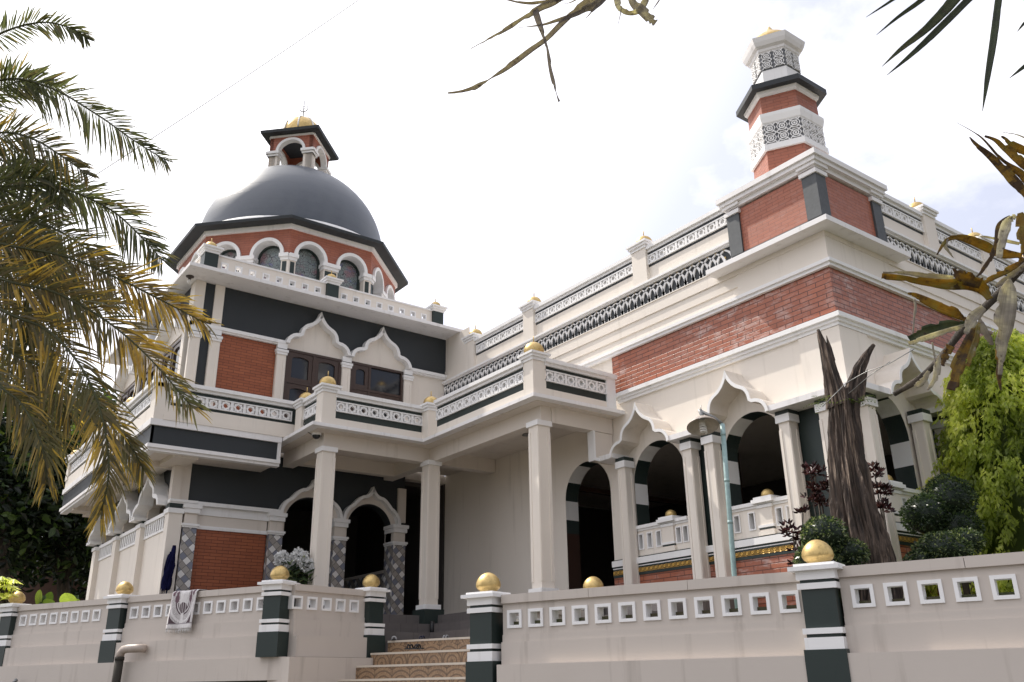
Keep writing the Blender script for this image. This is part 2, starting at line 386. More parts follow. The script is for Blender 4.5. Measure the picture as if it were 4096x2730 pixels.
# ================================================================== THE SETTING
def ground():
    m, nt, bs = mat('earth'); P = pos(nt); n = nz(nt, P, .8, 6); n2 = nz(nt, P, 14, 4)
    c = mix(nt, ramp(nt, n, .35, .65), (.10,.075,.05), (.06,.075,.03)); nt.links.new(mix(nt, ramp(nt, n2, .4, .7, 0, .5), c, (.16,.13,.10)), bs.inputs['Base Color'])
    bs.inputs['Roughness'].default_value = .95; bump(nt, bs, n2, .5, .03)
    g = MB(); S = 900; g.face([(-S,-S,-1.66),(S,-S,-1.66),(S,S,-1.66),(-S,S,-1.66)]); g.build('ground', m, None, (0,0,-1.66), kind='structure')
    m2, nt, bs = mat('asphalt'); P = pos(nt); n = nz(nt, P, 60, 3); n2 = nz(nt, P, .7, 5)
    nt.links.new(mix(nt, ramp(nt, n2, .35, .7), mix(nt, n, (.04,.04,.042), (.075,.072,.07)), (.09,.083,.075)), bs.inputs['Base Color']); bs.inputs['Roughness'].default_value = .9; bump(nt, bs, n, .5, .006)
    r = MB(); fr = Fr(6.6, 9.7, .331, -.944)
    r.hexa([fr.P(-60,6.6,-1.65),fr.P(60,6.6,-1.65),fr.P(60,.3,-1.65),fr.P(-60,.3,-1.65),fr.P(-60,6.6,-1.6),fr.P(60,6.6,-1.6),fr.P(60,.3,-1.6),fr.P(-60,.3,-1.6)])
    r.build('road', m2, None, (4,8,-1.6), kind='structure')
    t = MB()   # raised garden and terrace behind the boundary walls
    P1, P2 = (7.1,9.75), (10.4,.34)
    t.mesh([(*P1,-1.6),(*P2,-1.6),(30,.3,-1.6),(30,9,-1.6),(9.2,10.9,-1.6)]+[(*P1,.74),(*P2,.74),(30,.3,.74),(30,9,.74),(9.2,10.9,.74)],
           [(5,6,7,8,9),(0,1,6,5),(1,2,7,6),(2,3,8,7),(3,4,9,8),(4,0,5,9)])
    t.build('garden_ground', m, None, (14,6,.74), kind='structure')
    t = MB(); pts = [(6.5,15.3),(8.35,15.75),(9.0,14.7),(10.5,10.8),(12.3,9.5),(24,9.5),(24,29),(0.6,29),(3.2,22.1)]
    k = len(pts); t.mesh([(*p,-1.6) for p in pts]+[(*p,.76) for p in pts], [tuple(range(k,2*k))]+[(i,(i+1) % k,k+(i+1) % k,k+i) for i in range(k)])
    t.build('terrace', GREYTILE, None, (9,18,.76), kind='structure')
ground()

# ================================================================== ornament helpers
def star_row(mb, fr, u0, u1, z0, z1, n0, count):
    pt = (u1-u0)/count; h = z1-z0; d = .026
    mb.fb(fr, u0, u1, n0, n0+.05, z0, z0+d); mb.fb(fr, u0, u1, n0, n0+.05, z1-d, z1)
    for i in range(count+1): mb.fb(fr, max(u0, u0+i*pt-.028), min(u1, u0+i*pt+.028), n0, n0+.046, z0+d, z1-d)
    zc = (z0+z1)/2
    for i in range(count):
        uc = u0+(i+.5)*pt; R0, R1 = h*.46, h*.36
        o = [(uc+(R0 if k % 2 == 0 else R1)*cos(pi*k/8), zc+(R0 if k % 2 == 0 else R1)*sin(pi*k/8)) for k in range(16)]
        q = [(uc+(R0*.56 if k % 2 == 0 else R1*.56)*cos(pi*k/8), zc+(R0*.56 if k % 2 == 0 else R1*.56)*sin(pi*k/8)) for k in range(16)]
        mb.strip(fr, o[::-1], q[::-1], n0-.02, n0+.04, closed=True)
        a, b = pt/2-.028, h/2-d; sq = []
        for k in range(16):
            c, s_ = cos(pi*k/8), sin(pi*k/8); m_ = max(abs(c)/a, abs(s_)/b); sq.append((uc+c/m_, zc+s_/m_))
        o2 = [(uc+(R1*.95)*cos(pi*k/8), zc+(R1*.95)*sin(pi*k/8)) for k in range(16)]
        mb.strip(fr, sq[::-1], o2[::-1], n0-.02, n0+.004, closed=True)
def coping(mb, fr, u0, u1, z, h, n0, n1, over=.05):
    mb.fb(fr, u0, u1, n0, n1, z, z+h*.45); mb.fb(fr, u0-over*.0, u1+over*.0, n0-over, n1+over, z+h*.45, z+h)
def ogee(u0, u1, z0, h, thick=0.0, cusp=True):
    w = (u1-u0)/2; H = [];
    if cusp:
        for i in range(7): t = pi/2*i/6; H.append((.37*(1-cos(t)), .30*sin(t)))
        H.append((.41, .315))
        for i in range(1, 7): t = rad(72)*i/6; H.append((.41+.34*(1-cos(t)), .315+.315*sin(t)))
        for i in range(1, 6):
            t = i/5; H.append(((1-t)**2*.6449+2*t*(1-t)*.88+t*t, (1-t)**2*.6146+2*t*(1-t)*.70+t*t))
    else:
        for i in range(8): t = rad(62)*i/7; H.append((.36*(1-cos(t))/(1-cos(rad(62)))*.9, .46*sin(t)/sin(rad(62))))
        for i in range(1, 7): t = i/6; H.append((.324+.40*(t), .46+.27*sin(t*pi/2)))
        for i in range(1, 6): t = i/5; H.append(((1-t)**2*.724+2*t*(1-t)*.9+t*t, (1-t)**2*.73+2*t*(1-t)*.76+t*t))
    pts = [(u0+x*w, z0+z*h) for x, z in H]; pts += [(u1-x*w, z0+z*h) for x, z in H[-2::-1]]
    return pts
def inset(pts, d):
    out = []
    for i, p in enumerate(pts):
        a, b = pts[max(i-1, 0)], pts[min(i+1, len(pts)-1)]; tx, tz = b[0]-a[0], b[1]-a[1]; l = math.hypot(tx, tz) or 1
        out.append((p[0]+tz/l*d, p[1]-tx/l*d))
    mid = len(pts)//2; out[mid] = (pts[mid][0], pts[mid][1]-d*2.2)
    out[0] = (pts[0][0]+d, pts[0][1]); out[-1] = (pts[-1][0]-d, pts[-1][1])
    return out
def egg(mb, cx, cy, z, r, h):
    prof = [(r*.80, z)]+[(r*cos(t)*(1 if t < 0 else (1-.10*sin(t)**2)), z+h*.36+(h*.36 if t < 0 else h*.64)*sin(t)) for t in [rad(a) for a in (-48,-30,-12,0,15,30,45,58,70,80,87)]]
    mb.lathe(cx, cy, prof, 28, 0, True)
def ballspike(mb, cx, cy, z, r, spike=.12):
    mb.lathe(cx, cy, [(r*.9, z)]+[(r*cos(rad(a)), z+r*.35+r*.95*sin(rad(a))) for a in (-10,5,20,35,50,65,78,86)], 24, 0, True)
    mb.lathe(cx, cy, [(.011, z+r*1.25), (.011, z+r*1.3+spike), (.002, z+r*1.34+spike)], 8, 0, True)
def post(parent, cx, cy, z0, z1, w, dark=False, ball=.15, spike=.12, body=CREAM):
    a = w/2; p = MB(); p.box(cx-a, cx+a, cy-a, cy+a, z0, z1-.16); o = p.build('parapet_post', GREEN if dark else body, parent)
    c = MB(); c.box(cx-a-.02, cx+a+.02, cy-a-.02, cy+a+.02, z1-.16, z1-.10); c.box(cx-a-.05, cx+a+.05, cy-a-.05, cy+a+.05, z1-.10, z1-.045); c.box(cx-a-.08, cx+a+.08, cy-a-.08, cy+a+.08, z1-.045, z1)
    c.build('post_cap', WHITE, o); b = MB(); ballspike(b, cx, cy, z1, ball, spike); b.build('gold_ball', GOLD, o); return o
def column(parent, cx, cy, w, zb, zt, cap=.1, base=None, strip_=True, grooves=True):
    a = w/2; s = MB(); s.box(cx-a, cx+a, cy-a, cy+a, zb, zt-cap)
    if grooves:      # raised corner fillets leave a sunk panel on each face
        e, t = w*.22, .012
        for sx, sy in ((1,0),(-1,0),(0,1),(0,-1)):
            for k in (-1, 1):
                if sx: s.box(cx+sx*a-(t if sx < 0 else 0), cx+sx*a+(t if sx > 0 else 0), cy+k*(a-e/2)-e/2, cy+k*(a-e/2)+e/2, zb+.12, zt-cap-.12)
                else: s.box(cx+k*(a-e/2)-e/2, cx+k*(a-e/2)+e/2, cy+sy*a-(t if sy < 0 else 0), cy+sy*a+(t if sy > 0 else 0), zb+.12, zt-cap-.12)
    o = s.build('column', CREAM, parent); c = MB(); q = a+.035
    c.box(cx-q, cx+q, cy-q, cy+q, zt-cap, zt-cap*.25 if strip_ else zt); c.build('column_cap', WHITE, o)
    if strip_: d = MB(); d.box(cx-a-.028, cx+a+.028, cy-a-.028, cy+a+.028, zt-cap*.25, zt+.03); d.build('dark_neck', GREEN, o)
    if base:
        b = MB(); b.box(cx-a-.05, cx+a+.05, cy-a-.05, cy+a+.05, zb-.1, zb); b.build('column_base', WHITE, o)
        b = MB(); b.box(cx-a-.10, cx+a+.10, cy-a-.10, cy+a+.10, base, zb-.1); b.build('plinth', GREEN, o)
    return o

# ================================================================== DOMED BUILDING (left)
def ogee_hood(parent, fr, u0, u1, z0, h, n0, n1, th=.085, cusp=True, name='ogee_hood', m=None):
    o = ogee(u0, u1, z0, h, cusp=cusp); q = inset(o, th); b = MB(); b.strip(fr, o, q, n0, n1); return b.build(name, m or WHITE, parent)
def timber_window(parent, fr, u0, u1, z0, z1, n, cols=2, split=.42, plainright=False):
    w = MB(); t = .06; uc = u0+(u1-u0)*(.5 if not plainright else .36); zs = z1-(z1-z0)*split
    g = MB(); g.fb(fr, u0+.01, u1-.01, n-.016, n-.008, z0, z1-.01)
    w.fb(fr, u0, u0+t, n-.018, n+.05, z0, z1); w.fb(fr, u1-t, u1, n-.018, n+.05, z0, z1); w.fb(fr, u0+t, u1-t, n-.018, n+.05, z1-t, z1)
    w.fb(fr, uc-t/2, uc+t/2, n-.018, n+.048, z0, z1-t); w.fb(fr, u0+t, uc-t/2, n-.018, n+.046, zs-t/2, zs+t/2); w.fb(fr, uc+t/2, u1-t, n-.018, n+.046, zs-t/2, zs+t/2)
    for a, b in ((u0+t, uc-t/2), (uc+t/2, u1-t)):
        for k, (p, q) in enumerate(((z0, zs-t/2), (zs+t/2, z1-t))):
            if plainright and a > uc and k == 1: continue
            c, hw = (a+b)/2, (b-a)/2-.10; rise = .07 if q-p > .3 else .04
            w.arch_wall(fr, a, b, p, q, n-.017, n+.03, [(c, hw, p+.09, q-.10-rise, rise)], 10)
    o = w.build('window', FRAME, parent); g.build('pane', GLASS, o); return o

db = thing('domed_building', 'cream two storey mosque building under a large dark grey dome with a lantern', 'building', (8.6, 19.05, 1.35))
f = FY(19.05); fu = FY(19.15); fl = FX(5.2); ul = lambda y: -y
# --- ground floor shell
w = MB()
AR = [(8.30, .60, 1.35, 3.42, .62), (9.84, .60, 1.35, 3.42, .62)]
w.arch_wall(f, 5.2, 10.78, 1.35, 4.9, -.3, 0, AR)
w.box(5.2+.3, 5.5+.3, 19.36, 25.5, 1.35, 1.45)
w.build('front_wall', DARK, db)
w = MB()
for uc, hw, zb, zs, r in AR:        # pale spandrel inside each ogee and the arch soffit
    o = ogee(uc-.74, uc+.74, 3.6, .84, cusp=False); k = len(o)
    cv = [(uc-hw*cos(pi*i/(k-1)), zs+.02+r*sin(pi*i/(k-1))) for i in range(k)]
    w.strip(f, inset(o, .03), cv, -.31, .012)
    for s_ in (-1, 1): w.fb(f, uc+s_*(hw+.03)-.04, uc+s_*(hw+.03)+.04, -.31, .008, 3.2, 3.62)
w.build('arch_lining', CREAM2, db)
for uc, hw, zb, zs, r in AR: ogee_hood(db, f, uc-.77, uc+.77, 3.6, .86, .0, .17, .075, False, 'arch_moulding')
w = MB(); w.fb(f, 5.15, 5.33, -.1, .1, 3.68, 4.52); w.fb(f, 5.33, 5.52, -.1, .06, 3.68, 4.52); w.fb(f, 10.57, 10.79, -.3, .06, 3.68, 4.52); w.build('wall_strip', CREAM2, db)
w = MB(); w.fb(f, 5.12, 7.56, 0, .16, 3.60, 3.68); w.fb(f, 5.12, 5.7, .16, .19, 3.63, 3.68); w.fb(f, 5.72, 7.3, 0, .06, 3.42, 3.598); w.fb(f, 5.72, 7.3, 0, .08, 3.12, 3.17); w.fb(f, 5.72, 7.3, 0, .05, 3.17, 3.2); w.build('string_course', WHITE, db)
w = MB(); w.fb(f, 5.72, 7.3, 0, .03, 3.2, 3.42); w.build('frieze_panel', CREAM2, db)
w = MB(); w.fb(f, 5.72, 7.3, 0, .04, 1.35, 3.12); w.build('brick_panel', BRICKO, db)
for a, b in ((5.44, 5.76), (7.30, 7.655), (8.85, 9.20), (10.40, 10.77)):
    t = MB(); t.fb(f, a+.02, b-.02, -.28, .15, 1.35, 3.12); o = t.build('tiled_pillar', TILES, db)
    t = MB(); t.fb(f, a, b, -.28, .18, 3.12, 3.155); t.fb(f, a-.02, b+.02, -.28, .20, 3.155, 3.20); t.fb(f, a, b, -.28, .19, 3.42, 3.52); t.fb(f, a-.03, b+.03, -.28, .22, 3.52, 3.60); t.build('pillar_moulding', WHITE, o)
    t = MB(); t.fb(f, a+.03, b-.03, -.27, .14, 3.20, 3.42); t.build('pillar_neck', CREAM2, o)
t = MB(); t.box(5.15, 5.43, 18.93, 19.21, 1.35, 3.45); o = t.build('corner_pillar', CREAM, db)
t = MB(); t.box(5.12, 5.45, 18.90, 19.24, 3.40, 3.50); t.build('column_cap', WHITE, o); t = MB(); t.box(5.15, 5.43, 18.935, 19.205, 3.52, 3.55); t.box(5.14,5.44,18.92,19.22,3.55,3.6); t.build('dark_neck', GREEN, o)
# --- inside of the ground floor, seen dark through the arches
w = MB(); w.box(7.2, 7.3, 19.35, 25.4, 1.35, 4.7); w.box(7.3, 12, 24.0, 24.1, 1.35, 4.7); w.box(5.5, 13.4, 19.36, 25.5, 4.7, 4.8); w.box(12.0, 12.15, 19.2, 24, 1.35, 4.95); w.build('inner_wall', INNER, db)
w = MB(); w.box(10.62, 10.72, 19.36, 23, 1.35, 2.55); w.build('tiled_dado', TILES, db)
w = MB(); w.box(10.60, 10.74, 19.36, 23, 2.55, 2.62); w.build('dado_rail', CREAM2, db)
w = MB(); w.box(5.3, 12, 19.06, 25.4, 1.25, 1.35); w.build('floor', GREYTILE, db)
# --- left side of the ground floor
YS = [19.08, 21.18, 23.32, 25.42]
w = MB()
for a, b in zip(YS, YS[1:]): w.fb(fl, -b, -a, -.22, -.06, 1.35, 3.11)
w.build('side_panel', CREAM, db)
w = MB()
for a, b in zip(YS, YS[1:]):
    w.fb(fl, -b+.1, -a-.1, -.12, .0, 3.42, 3.5); w.fb(fl, -b+.1, -a-.1, -.12, -.03, 3.11, 3.16)
    k = 11
    for i in range(k): u = -b+.22+(b-a-.44)*i/(k-1); w.fb(fl, u-.035, u+.035, -.1, -.03, 3.16, 3.42)
w.build('slatted_rail', WHITE, db)
w = MB(); w.arch_wall(fl, -25.5, -19.06, 3.55, 4.75, -.25, -.05, [(-(a+b)/2, .78, 3.55, 3.56, .68) for a, b in zip(YS, YS[1:])]); w.build('side_wall', DARK, db)
for a, b in zip(YS, YS[1:]):
    c = -(a+b)/2
    o = ogee(c-.98, c+.98, 3.58, .9, cusp=True); k = len(o)
    l = MB(); l.strip(fl, inset(o, .03), [(c-.76*cos(pi*i/(k-1)), 3.56+.66*sin(pi*i/(k-1))) for i in range(k)], -.26, -.03); l.build('arch_lining', CREAM2, db)
    ogee_hood(db, fl, c-1.02, c+1.02, 3.58, .92, -.05, .26, .09)
for y in YS[1:]:
    s_ = MB(); s_.fb(fl, -y-.17, -y+.17, -.2, .06, 1.35, 3.38); o = s_.build('side_pilaster', CREAM, db)
    s_ = MB(); s_.fb(fl, -y-.2, -y+.2, -.2, .09, 3.38, 3.47); s_.fb(fl, -y-.22, -y+.22, -.2, .24, 3.53, 3.6); s_.build('column_cap', WHITE, o)
    s_ = MB(); s_.fb(fl, -y-.16, -y+.16, -.2, .05, 3.47, 3.53); s_.build('dark_neck', GREEN, o)
w = MB(); w.box(5.2, 12, 25.42, 25.55, 1.35, 8.8); w.build('rear_wall', CREAM, db)
# --- first floor balcony that wraps the corner
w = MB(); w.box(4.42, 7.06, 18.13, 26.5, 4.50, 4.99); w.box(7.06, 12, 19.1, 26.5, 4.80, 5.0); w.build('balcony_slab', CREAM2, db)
w = MB(); w.fb(FY(18.13), 4.36, 7.04, 0, .05, 4.575, 4.965); w.fb(FX(4.42), -26.5, -18.08, 0, .05, 4.575, 4.965); w.build('dark_fascia', DARK, db)
w = MB()
for z0, z1, e in ((4.96, 5.09, .10), (4.50, 4.575, .10), (4.44, 4.50, .06)):
    w.fb(FY(18.13), 4.42-e, 7.10, -.1, e, z0, z1); w.fb(FX(4.42), -26.5, -18.23, -.1, e, z0, z1)
w.fb(FY(18.13), 7.025, 7.10, -.1, .085, 4.575, 4.96); w.build('cornice', WEATHER, db)
w = MB(); w.box(4.9, 5.15, 18.2, 26.4, 4.40, 4.5)
for y in (19.3, 21.2, 23.3, 25.4): w.box(4.45, 5.2, y-.1, y+.1, 4.38, 4.5)
w.box(5.15, 5.4, 18.2, 19.05, 4.40, 4.5); w.build('ceiling_beam', CREAM2, db)
# upstand and pierced rail
fa = FY(18.03); k_ = 18.03/17.75; za = [z*k_ for z in (5.325, 5.392, 5.612, 5.69, 5.83)]
w = MB(); w.fb(fa, 4.36, 7.40, -.2, 0, 5.09, za[0]); w.fb(fa, 4.36, 4.66, -.2, 0, za[0], za[3]); w.fb(FX(4.36), -26.5, -18.23, -.2, 0, 5.09, za[0]); w.fb(FX(4.36), -18.4, -18.23, -.2, 0, za[0], za[3]); w.fb(fa, 4.55, 7.38, 0, .012, 5.09, 5.20); w.build('balcony_upstand', CREAM, db)
w = MB(); w.fb(fa, 4.66, 7.40, -.15, -.03, za[0], za[1]); w.fb(fa, 4.66, 7.40, -.15, -.03, za[2], za[3]); w.fb(fa, 7.285, 7.40, -.15, -.031, za[1], za[2])
w.fb(FX(4.36), -26.4, -18.4, -.15, -.03, za[0], za[1]); w.fb(FX(4.36), -26.4, -18.4, -.15, -.03, za[2], za[3]); w.build('rail_stripe', GREEN, db)
w = MB(); star_row(w, fa, 4.58, 7.285, za[1]-.004, za[2]+.004, -.04, 10); star_row(w, FX(4.36), -26.0, -18.4, za[1], za[2], -.04, 29); w.build('star_lattice', WHITE, db)
w = MB(); coping(w, fa, 4.36, 7.42, za[3], .14, -.2, .03); coping(w, FX(4.36), -26.5, -18.0, za[3], .14, -.2, .03); w.build('rail_coping', WHITE, db)
for y in (20.6, 23.6, 26.4): post(db, 4.49, y, 5.34, 6.02, .30)
# --- first floor wall
w = MB(); w.fb(fu, 5.2, 12, -.25, 0, 5.0, 8.8); w.fb(fl, -25.5, -19.16, -.25, 0, 5.0, 8.8); w.build('upper_wall', CREAM, db)
w = MB(); A1, A2 = ogee(7.38, 9.07, 7.70, .95), ogee(9.09, 10.83, 7.70, .95)
top = [(11.98, 7.66), (11.98, 8.79), (5.83, 8.79), (5.83, 7.66)]
w.ext(fu, top[2:]+A1+A2+top[:2], 0, .015); w.fb(fu, 5.38, 5.61, 0, .015, 5.2, 8.79); w.fb(fl, -25.4, -19.4, 0, .015, 7.7, 8.79); w.build('dark_wall_panel', DARK, db)
w = MB(); w.fb(fu, 5.16, 5.38, 0, .06, 7.74, 8.79); w.fb(fu, 5.61, 5.83, 0, .06, 7.74, 8.79); w.fb(fl, -19.45, -19.1, 0, .05, 7.74, 8.79); w.build('wall_strip', CREAM, db)
w = MB()
for a, b in ((5.10, 7.40), (10.82, 12.0)): w.fb(fu, a, b, 0, .13, 7.66, 7.74); w.fb(fu, a, b, 0, .09, 7.62, 7.66)
w.fb(fl, -19.35, -19.02, 0, .13, 7.66, 7.74); w.build('string_course', WHITE, db)
w = MB(); w.fb(fu, 5.84, 7.20, 0, .02, 5.2, 7.62); w.build('brick_panel', BRICKO, db)
for a, b in ((7.38, 9.07), (9.09, 10.83)): ogee_hood(db, fu, a, b, 7.68, .99, 0, .20, .085)
for c in (5.27, 5.725, 7.32, 9.02, 10.78):
    s_ = MB(); s_.fb(fu, c-.115, c+.115, 0, .10, 5.1, 7.38); s_.fb(fu, c-.10, c-.045, .10, .112, 5.2, 7.25); s_.fb(fu, c+.045, c+.10, .10, .112, 5.2, 7.25); o = s_.build('pilaster', CREAM, db)
    s_ = MB(); s_.fb(fu, c-.135, c+.135, 0, .13, 7.38, 7.44); s_.fb(fu, c-.15, c+.15, 0, .15, 7.44, 7.50); s_.fb(fu, c-.12, c+.12, 0, .12, 7.53, 7.66); s_.build('pilaster_cap', WHITE, o)
    s_ = MB(); s_.fb(fu, c-.125, c+.125, 0, .11, 7.50, 7.53); s_.build('dark_neck', GREEN, o)
timber_window(db, fu, 7.45, 8.89, 5.3, 7.58, .02, split=.36); timber_window(db, fu, 9.15, 10.65, 5.3, 7.60, .02, split=.30, plainright=True)
for c in (20.35, 22.3, 24.25):
    ogee_hood(db, fl, -c-.9, -c+.9, 7.68, .99, 0, .30, .085); timber_window(db, fl, -c-.75, -c+.75, 5.3, 7.55, .02)
    o = ogee(-c-.9, -c+.9, 7.68, .95); t = MB(); t.ext(fl, o, .01, .03); t.build('tympanum', CREAM, db)
    for s in (-1, 1): s_ = MB(); s_.fb(fl, -c+s*.93-.11, -c+s*.93+.11, 0, .10, 5.1, 7.66); s_.build('pilaster', CREAM, db)
# --- roof slab, parapet
w = MB(); w.box(4.79, 12.22, 18.42, 26.2, 8.80, 8.885); w.build('roof_slab', WEATHER, db)
w = MB(); w.box(12.0, 12.22, 18.44, 18.62, 8.45, 8.80); w.build('slab_drop', WHITE, db)
fp = FY(18.60)
def holed_parapet(parent, fr, u0, u1, zb, zt, th, hole, pitch, start, zh0, zh1, m, mw, capm, frame=.03):
    k = int((u1-start-hole*.5)/pitch)+1; b = MB(); us = [start+i*pitch for i in range(k) if start+i*pitch+hole < u1-.02]
    b.fb(fr, u0, u1, -th, 0, zb, zh0); b.fb(fr, u0, u1, -th, 0, zh1, zt); c = u0
    for u in us: b.fb(fr, c, u, -th, 0, zh0, zh1); c = u+hole
    b.fb(fr, c, u1, -th, 0, zh0, zh1); o = b.build('parapet', m, parent); g = MB()
    for u in us:
        q = [(u,zh0),(u+hole,zh0),(u+hole,zh1),(u,zh1)]; i_ = [(u+frame,zh0+frame),(u+hole-frame,zh0+frame),(u+hole-frame,zh1-frame),(u+frame,zh1-frame)]
        g.strip(fr, q[::-1], i_[::-1], -th-.012, .014, closed=True)
    g.build('opening_frame', mw, o); return o
for a, b in ((5.43, 8.13), (8.45, 11.19)): holed_parapet(db, fp, a, b, 8.885, 9.27, .12, .175, .33, a+.09, 8.965, 9.14, CREAM, WHITE, WHITE)
w = MB(); w.fb(fp, 5.43, 8.13, -.14, .02, 9.27, 9.31); w.fb(fp, 8.45, 11.19, -.14, .02, 9.27, 9.31); w.fb(FX(5.12), -26, -18.8, -.14, .02, 9.27, 9.31); w.build('parapet_coping', WHITE, db)
holed_parapet(db, FX(5.14), -26.0, -18.75, 8.885, 9.27, .12, .175, .33, -25.9, 8.965, 9.14, CREAM, WHITE, WHITE)
for x in (5.27, 8.29, 11.35): post(db, x, 18.68, 8.885, 9.43, .31, True, .14, .1)
# --- octagonal drum
DX, DY = 8.62, 22.30; AP = 2.81; T8 = math.tan(pi/8)
w = MB(); w.lathe(DX, DY, [((AP-.45)/cos(pi/8), 8.885), ((AP-.45)/cos(pi/8), 11.1)], 8, pi/8); w.build('drum_core', CREAM2, db)
wall, ring, colm, glassm, dk, top_ = MB(), MB(), MB(), MB(), MB(), MB()
side = AP*T8
for k in range(8):
    a = -pi/2+k*pi/4; nx, ny = cos(a), sin(a); fr = Fr(DX+nx*AP, DY+ny*AP, -ny, nx)
    ops = [(s*side*.5, .385, 10.3, 10.3, .40) for s in (-1, 1)]
    wall.arch_wall(fr, -side, side, 10.3, 11.02, -.28, 0, ops)
    for s in (-1, 1):
        uc = s*side*.5
        o = [(uc-.455*cos(pi*i/18), 10.3+.47*sin(pi*i/18)) for i in range(19)]; q = [(uc-.365*cos(pi*i/18), 10.3+.38*sin(pi*i/18)) for i in range(19)]
        ring.strip(fr, o, q, -.28, .07)
        P_ = [(uc-.385, 8.9), (uc+.385, 8.9)]+[(uc+.385*cos(pi*i/14), 10.3+.40*sin(pi*i/14)) for i in range(15)]
        glassm.ext(fr, P_, -.34, -.27)
        o = [(uc-.375*cos(pi*i/18), 10.3+.39*sin(pi*i/18)) for i in range(19)]; q = [(uc-.315*cos(pi*i/18), 10.3+.33*sin(pi*i/18)) for i in range(19)]
        dk.strip(fr, o, q, -.27, -.22); dk.fb(fr, uc-.375, uc-.315, -.27, -.22, 8.9, 10.3); dk.fb(fr, uc+.315, uc+.375, -.27, -.22, 8.9, 10.3)
    for u0, u1 in ((-side, -side*.5-.385), (-side*.5+.385, side*.5-.385), (side*.5+.385, side)):
        colm.fb(fr, u0, u1, -.28, 0, 8.9, 10.12); ring.fb(fr, u0-.02*(u0 > -side+.01), u1+.02*(u1 < side-.01), -.28, .03, 10.12, 10.2); ring.fb(fr, u0-.05*(u0 > -side+.01), u1+.05*(u1 < side-.01), -.28, .07, 10.2, 10.3)
        e = .035; dk.fb(fr, u0+(e if u0 > -side+.01 else .05), u1-(e if u1 < side-.01 else .05), 0, .012, 9.0, 10.08)
wall.build('drum_wall', BRICKT, db); o = ring.build('drum_arches', WHITE, db); colm.build('drum_pier', CREAM, db); glassm.build('stained_window', STAINED, db); dk.build('dark_window_surround', GREEN, db)
c8 = 1/cos(pi/8)
w = MB(); w.lathe(DX, DY, [((AP+.06)*c8, 11.00), ((AP+.06)*c8, 11.13)], 8, pi/8); w.build('drum_cornice', WEATHER, db)
w = MB(); w.lathe(DX, DY, [((AP-.1)*c8, 11.13), ((3.16)*c8, 11.13), (3.17*c8, 11.21), (2.7*c8, 11.27)], 8, pi/8); w.build('drum_eave', DARK, db)
w = MB(); w.lathe(DX, DY, [(2.9, 11.25), (2.9, 11.44), (2.6, 11.46)], 64, 0, True); w.build('dome_collar', WHITE, db)
w = MB(); w.lathe(DX, DY, [(2.60, 11.3), (2.63, 11.7)]+[(2.63*cos(rad(t)), 11.7+2.63*sin(rad(t))) for t in range(4, 88, 4)], 72, 0, True)
dome = w.build('dome', DOME, db)
# --- lantern on the dome, a square turned 45 degrees
LX, LY = 8.6, 22.28; HS = .95/math.sqrt(2)
lt = MB(); hd = MB(); cp = MB(); br = MB()
for k in range(4):
    a = -pi/4+k*pi/2; nx, ny = cos(a), sin(a); fr = Fr(LX+nx*HS, LY+ny*HS, -ny, nx)
    br.arch_wall(fr, -HS, HS, 14.88, 15.43, -.12, 0, [(0, .40, 14.88, 14.88, .36)])
    hd.strip(fr, [(-.46*cos(pi*i/16), 14.88+.43*sin(pi*i/16)) for i in range(17)], [(-.38*cos(pi*i/16), 14.88+.35*sin(pi*i/16)) for i in range(17)], -.13, .05)
    for s in (-1, 1):
        u0, u1 = sorted((s*HS, s*.40)); lt.fb(fr, u0, u1, -.2, .0, 13.95, 14.72); cp.fb(fr, u0-.03, u1+.03, -.2, .05, 14.72, 14.79); cp.fb(fr, u0-.06, u1+.06, -.2, .09, 14.79, 14.87)
    hd.fb(fr, -HS, HS, -.05, .04, 15.36, 15.42)
    lt.arch_wall(fr, -.40, .40, 13.95, 14.45, -.5, -.42, [(0, .25, 13.95, 14.2, .22)])
l = br.build('lantern', BRICKT, dome); hd.build('lantern_arch', WHITE, l); lt.build('lantern_pier', CREAM, l); cp.build('pier_cap', WHITE, l)
w = MB(); w.lathe(LX, LY, [(1.0, 15.43), (1.27, 15.43), (1.29, 15.52), (.7, 15.56)], 4, -pi/2); w.build('lantern_eave', DARK, l)
w = MB(); w.lathe(LX, LY, [(.56, 15.54), (.60, 15.72)]+[(.60*cos(rad(t)), 15.78+.66*sin(rad(t))) for t in range(8, 86, 7)]+[(.03, 16.5)], 32, 0, True); w.build('gold_cupola', GOLD, l)
w = MB()
for k in range(8):
    a = k*pi/4+.2; w.tube([(LX+.61*cos(rad(t))*cos(a), LY+.61*cos(rad(t))*sin(a), 15.78+.67*sin(rad(t))) for t in range(0, 86, 8)], .022, 6)
w.build('cupola_rib', WHITE, l)
w = MB(); w.tube([(LX, LY, 16.4), (LX, LY, 17.1), (LX, LY, 17.32)], [.02, .014, .003], 6)
w.tube([(LX+.13*sin(rad(t))*.73, LY-.13*sin(rad(t))*.68, 16.86-.13*cos(rad(t))) for t in range(-150, 151, 15)], [.006+.012*cos(rad(t)/1.8) for t in range(-150, 151, 15)], 6)
w.tube([(LX+.05*sin(rad(t))*.73, LY-.05*sin(rad(t))*.68, 16.88+.05*cos(rad(t))) for t in range(0, 361, 30)], .007, 5); w.build('crescent_finial', METAL, l)

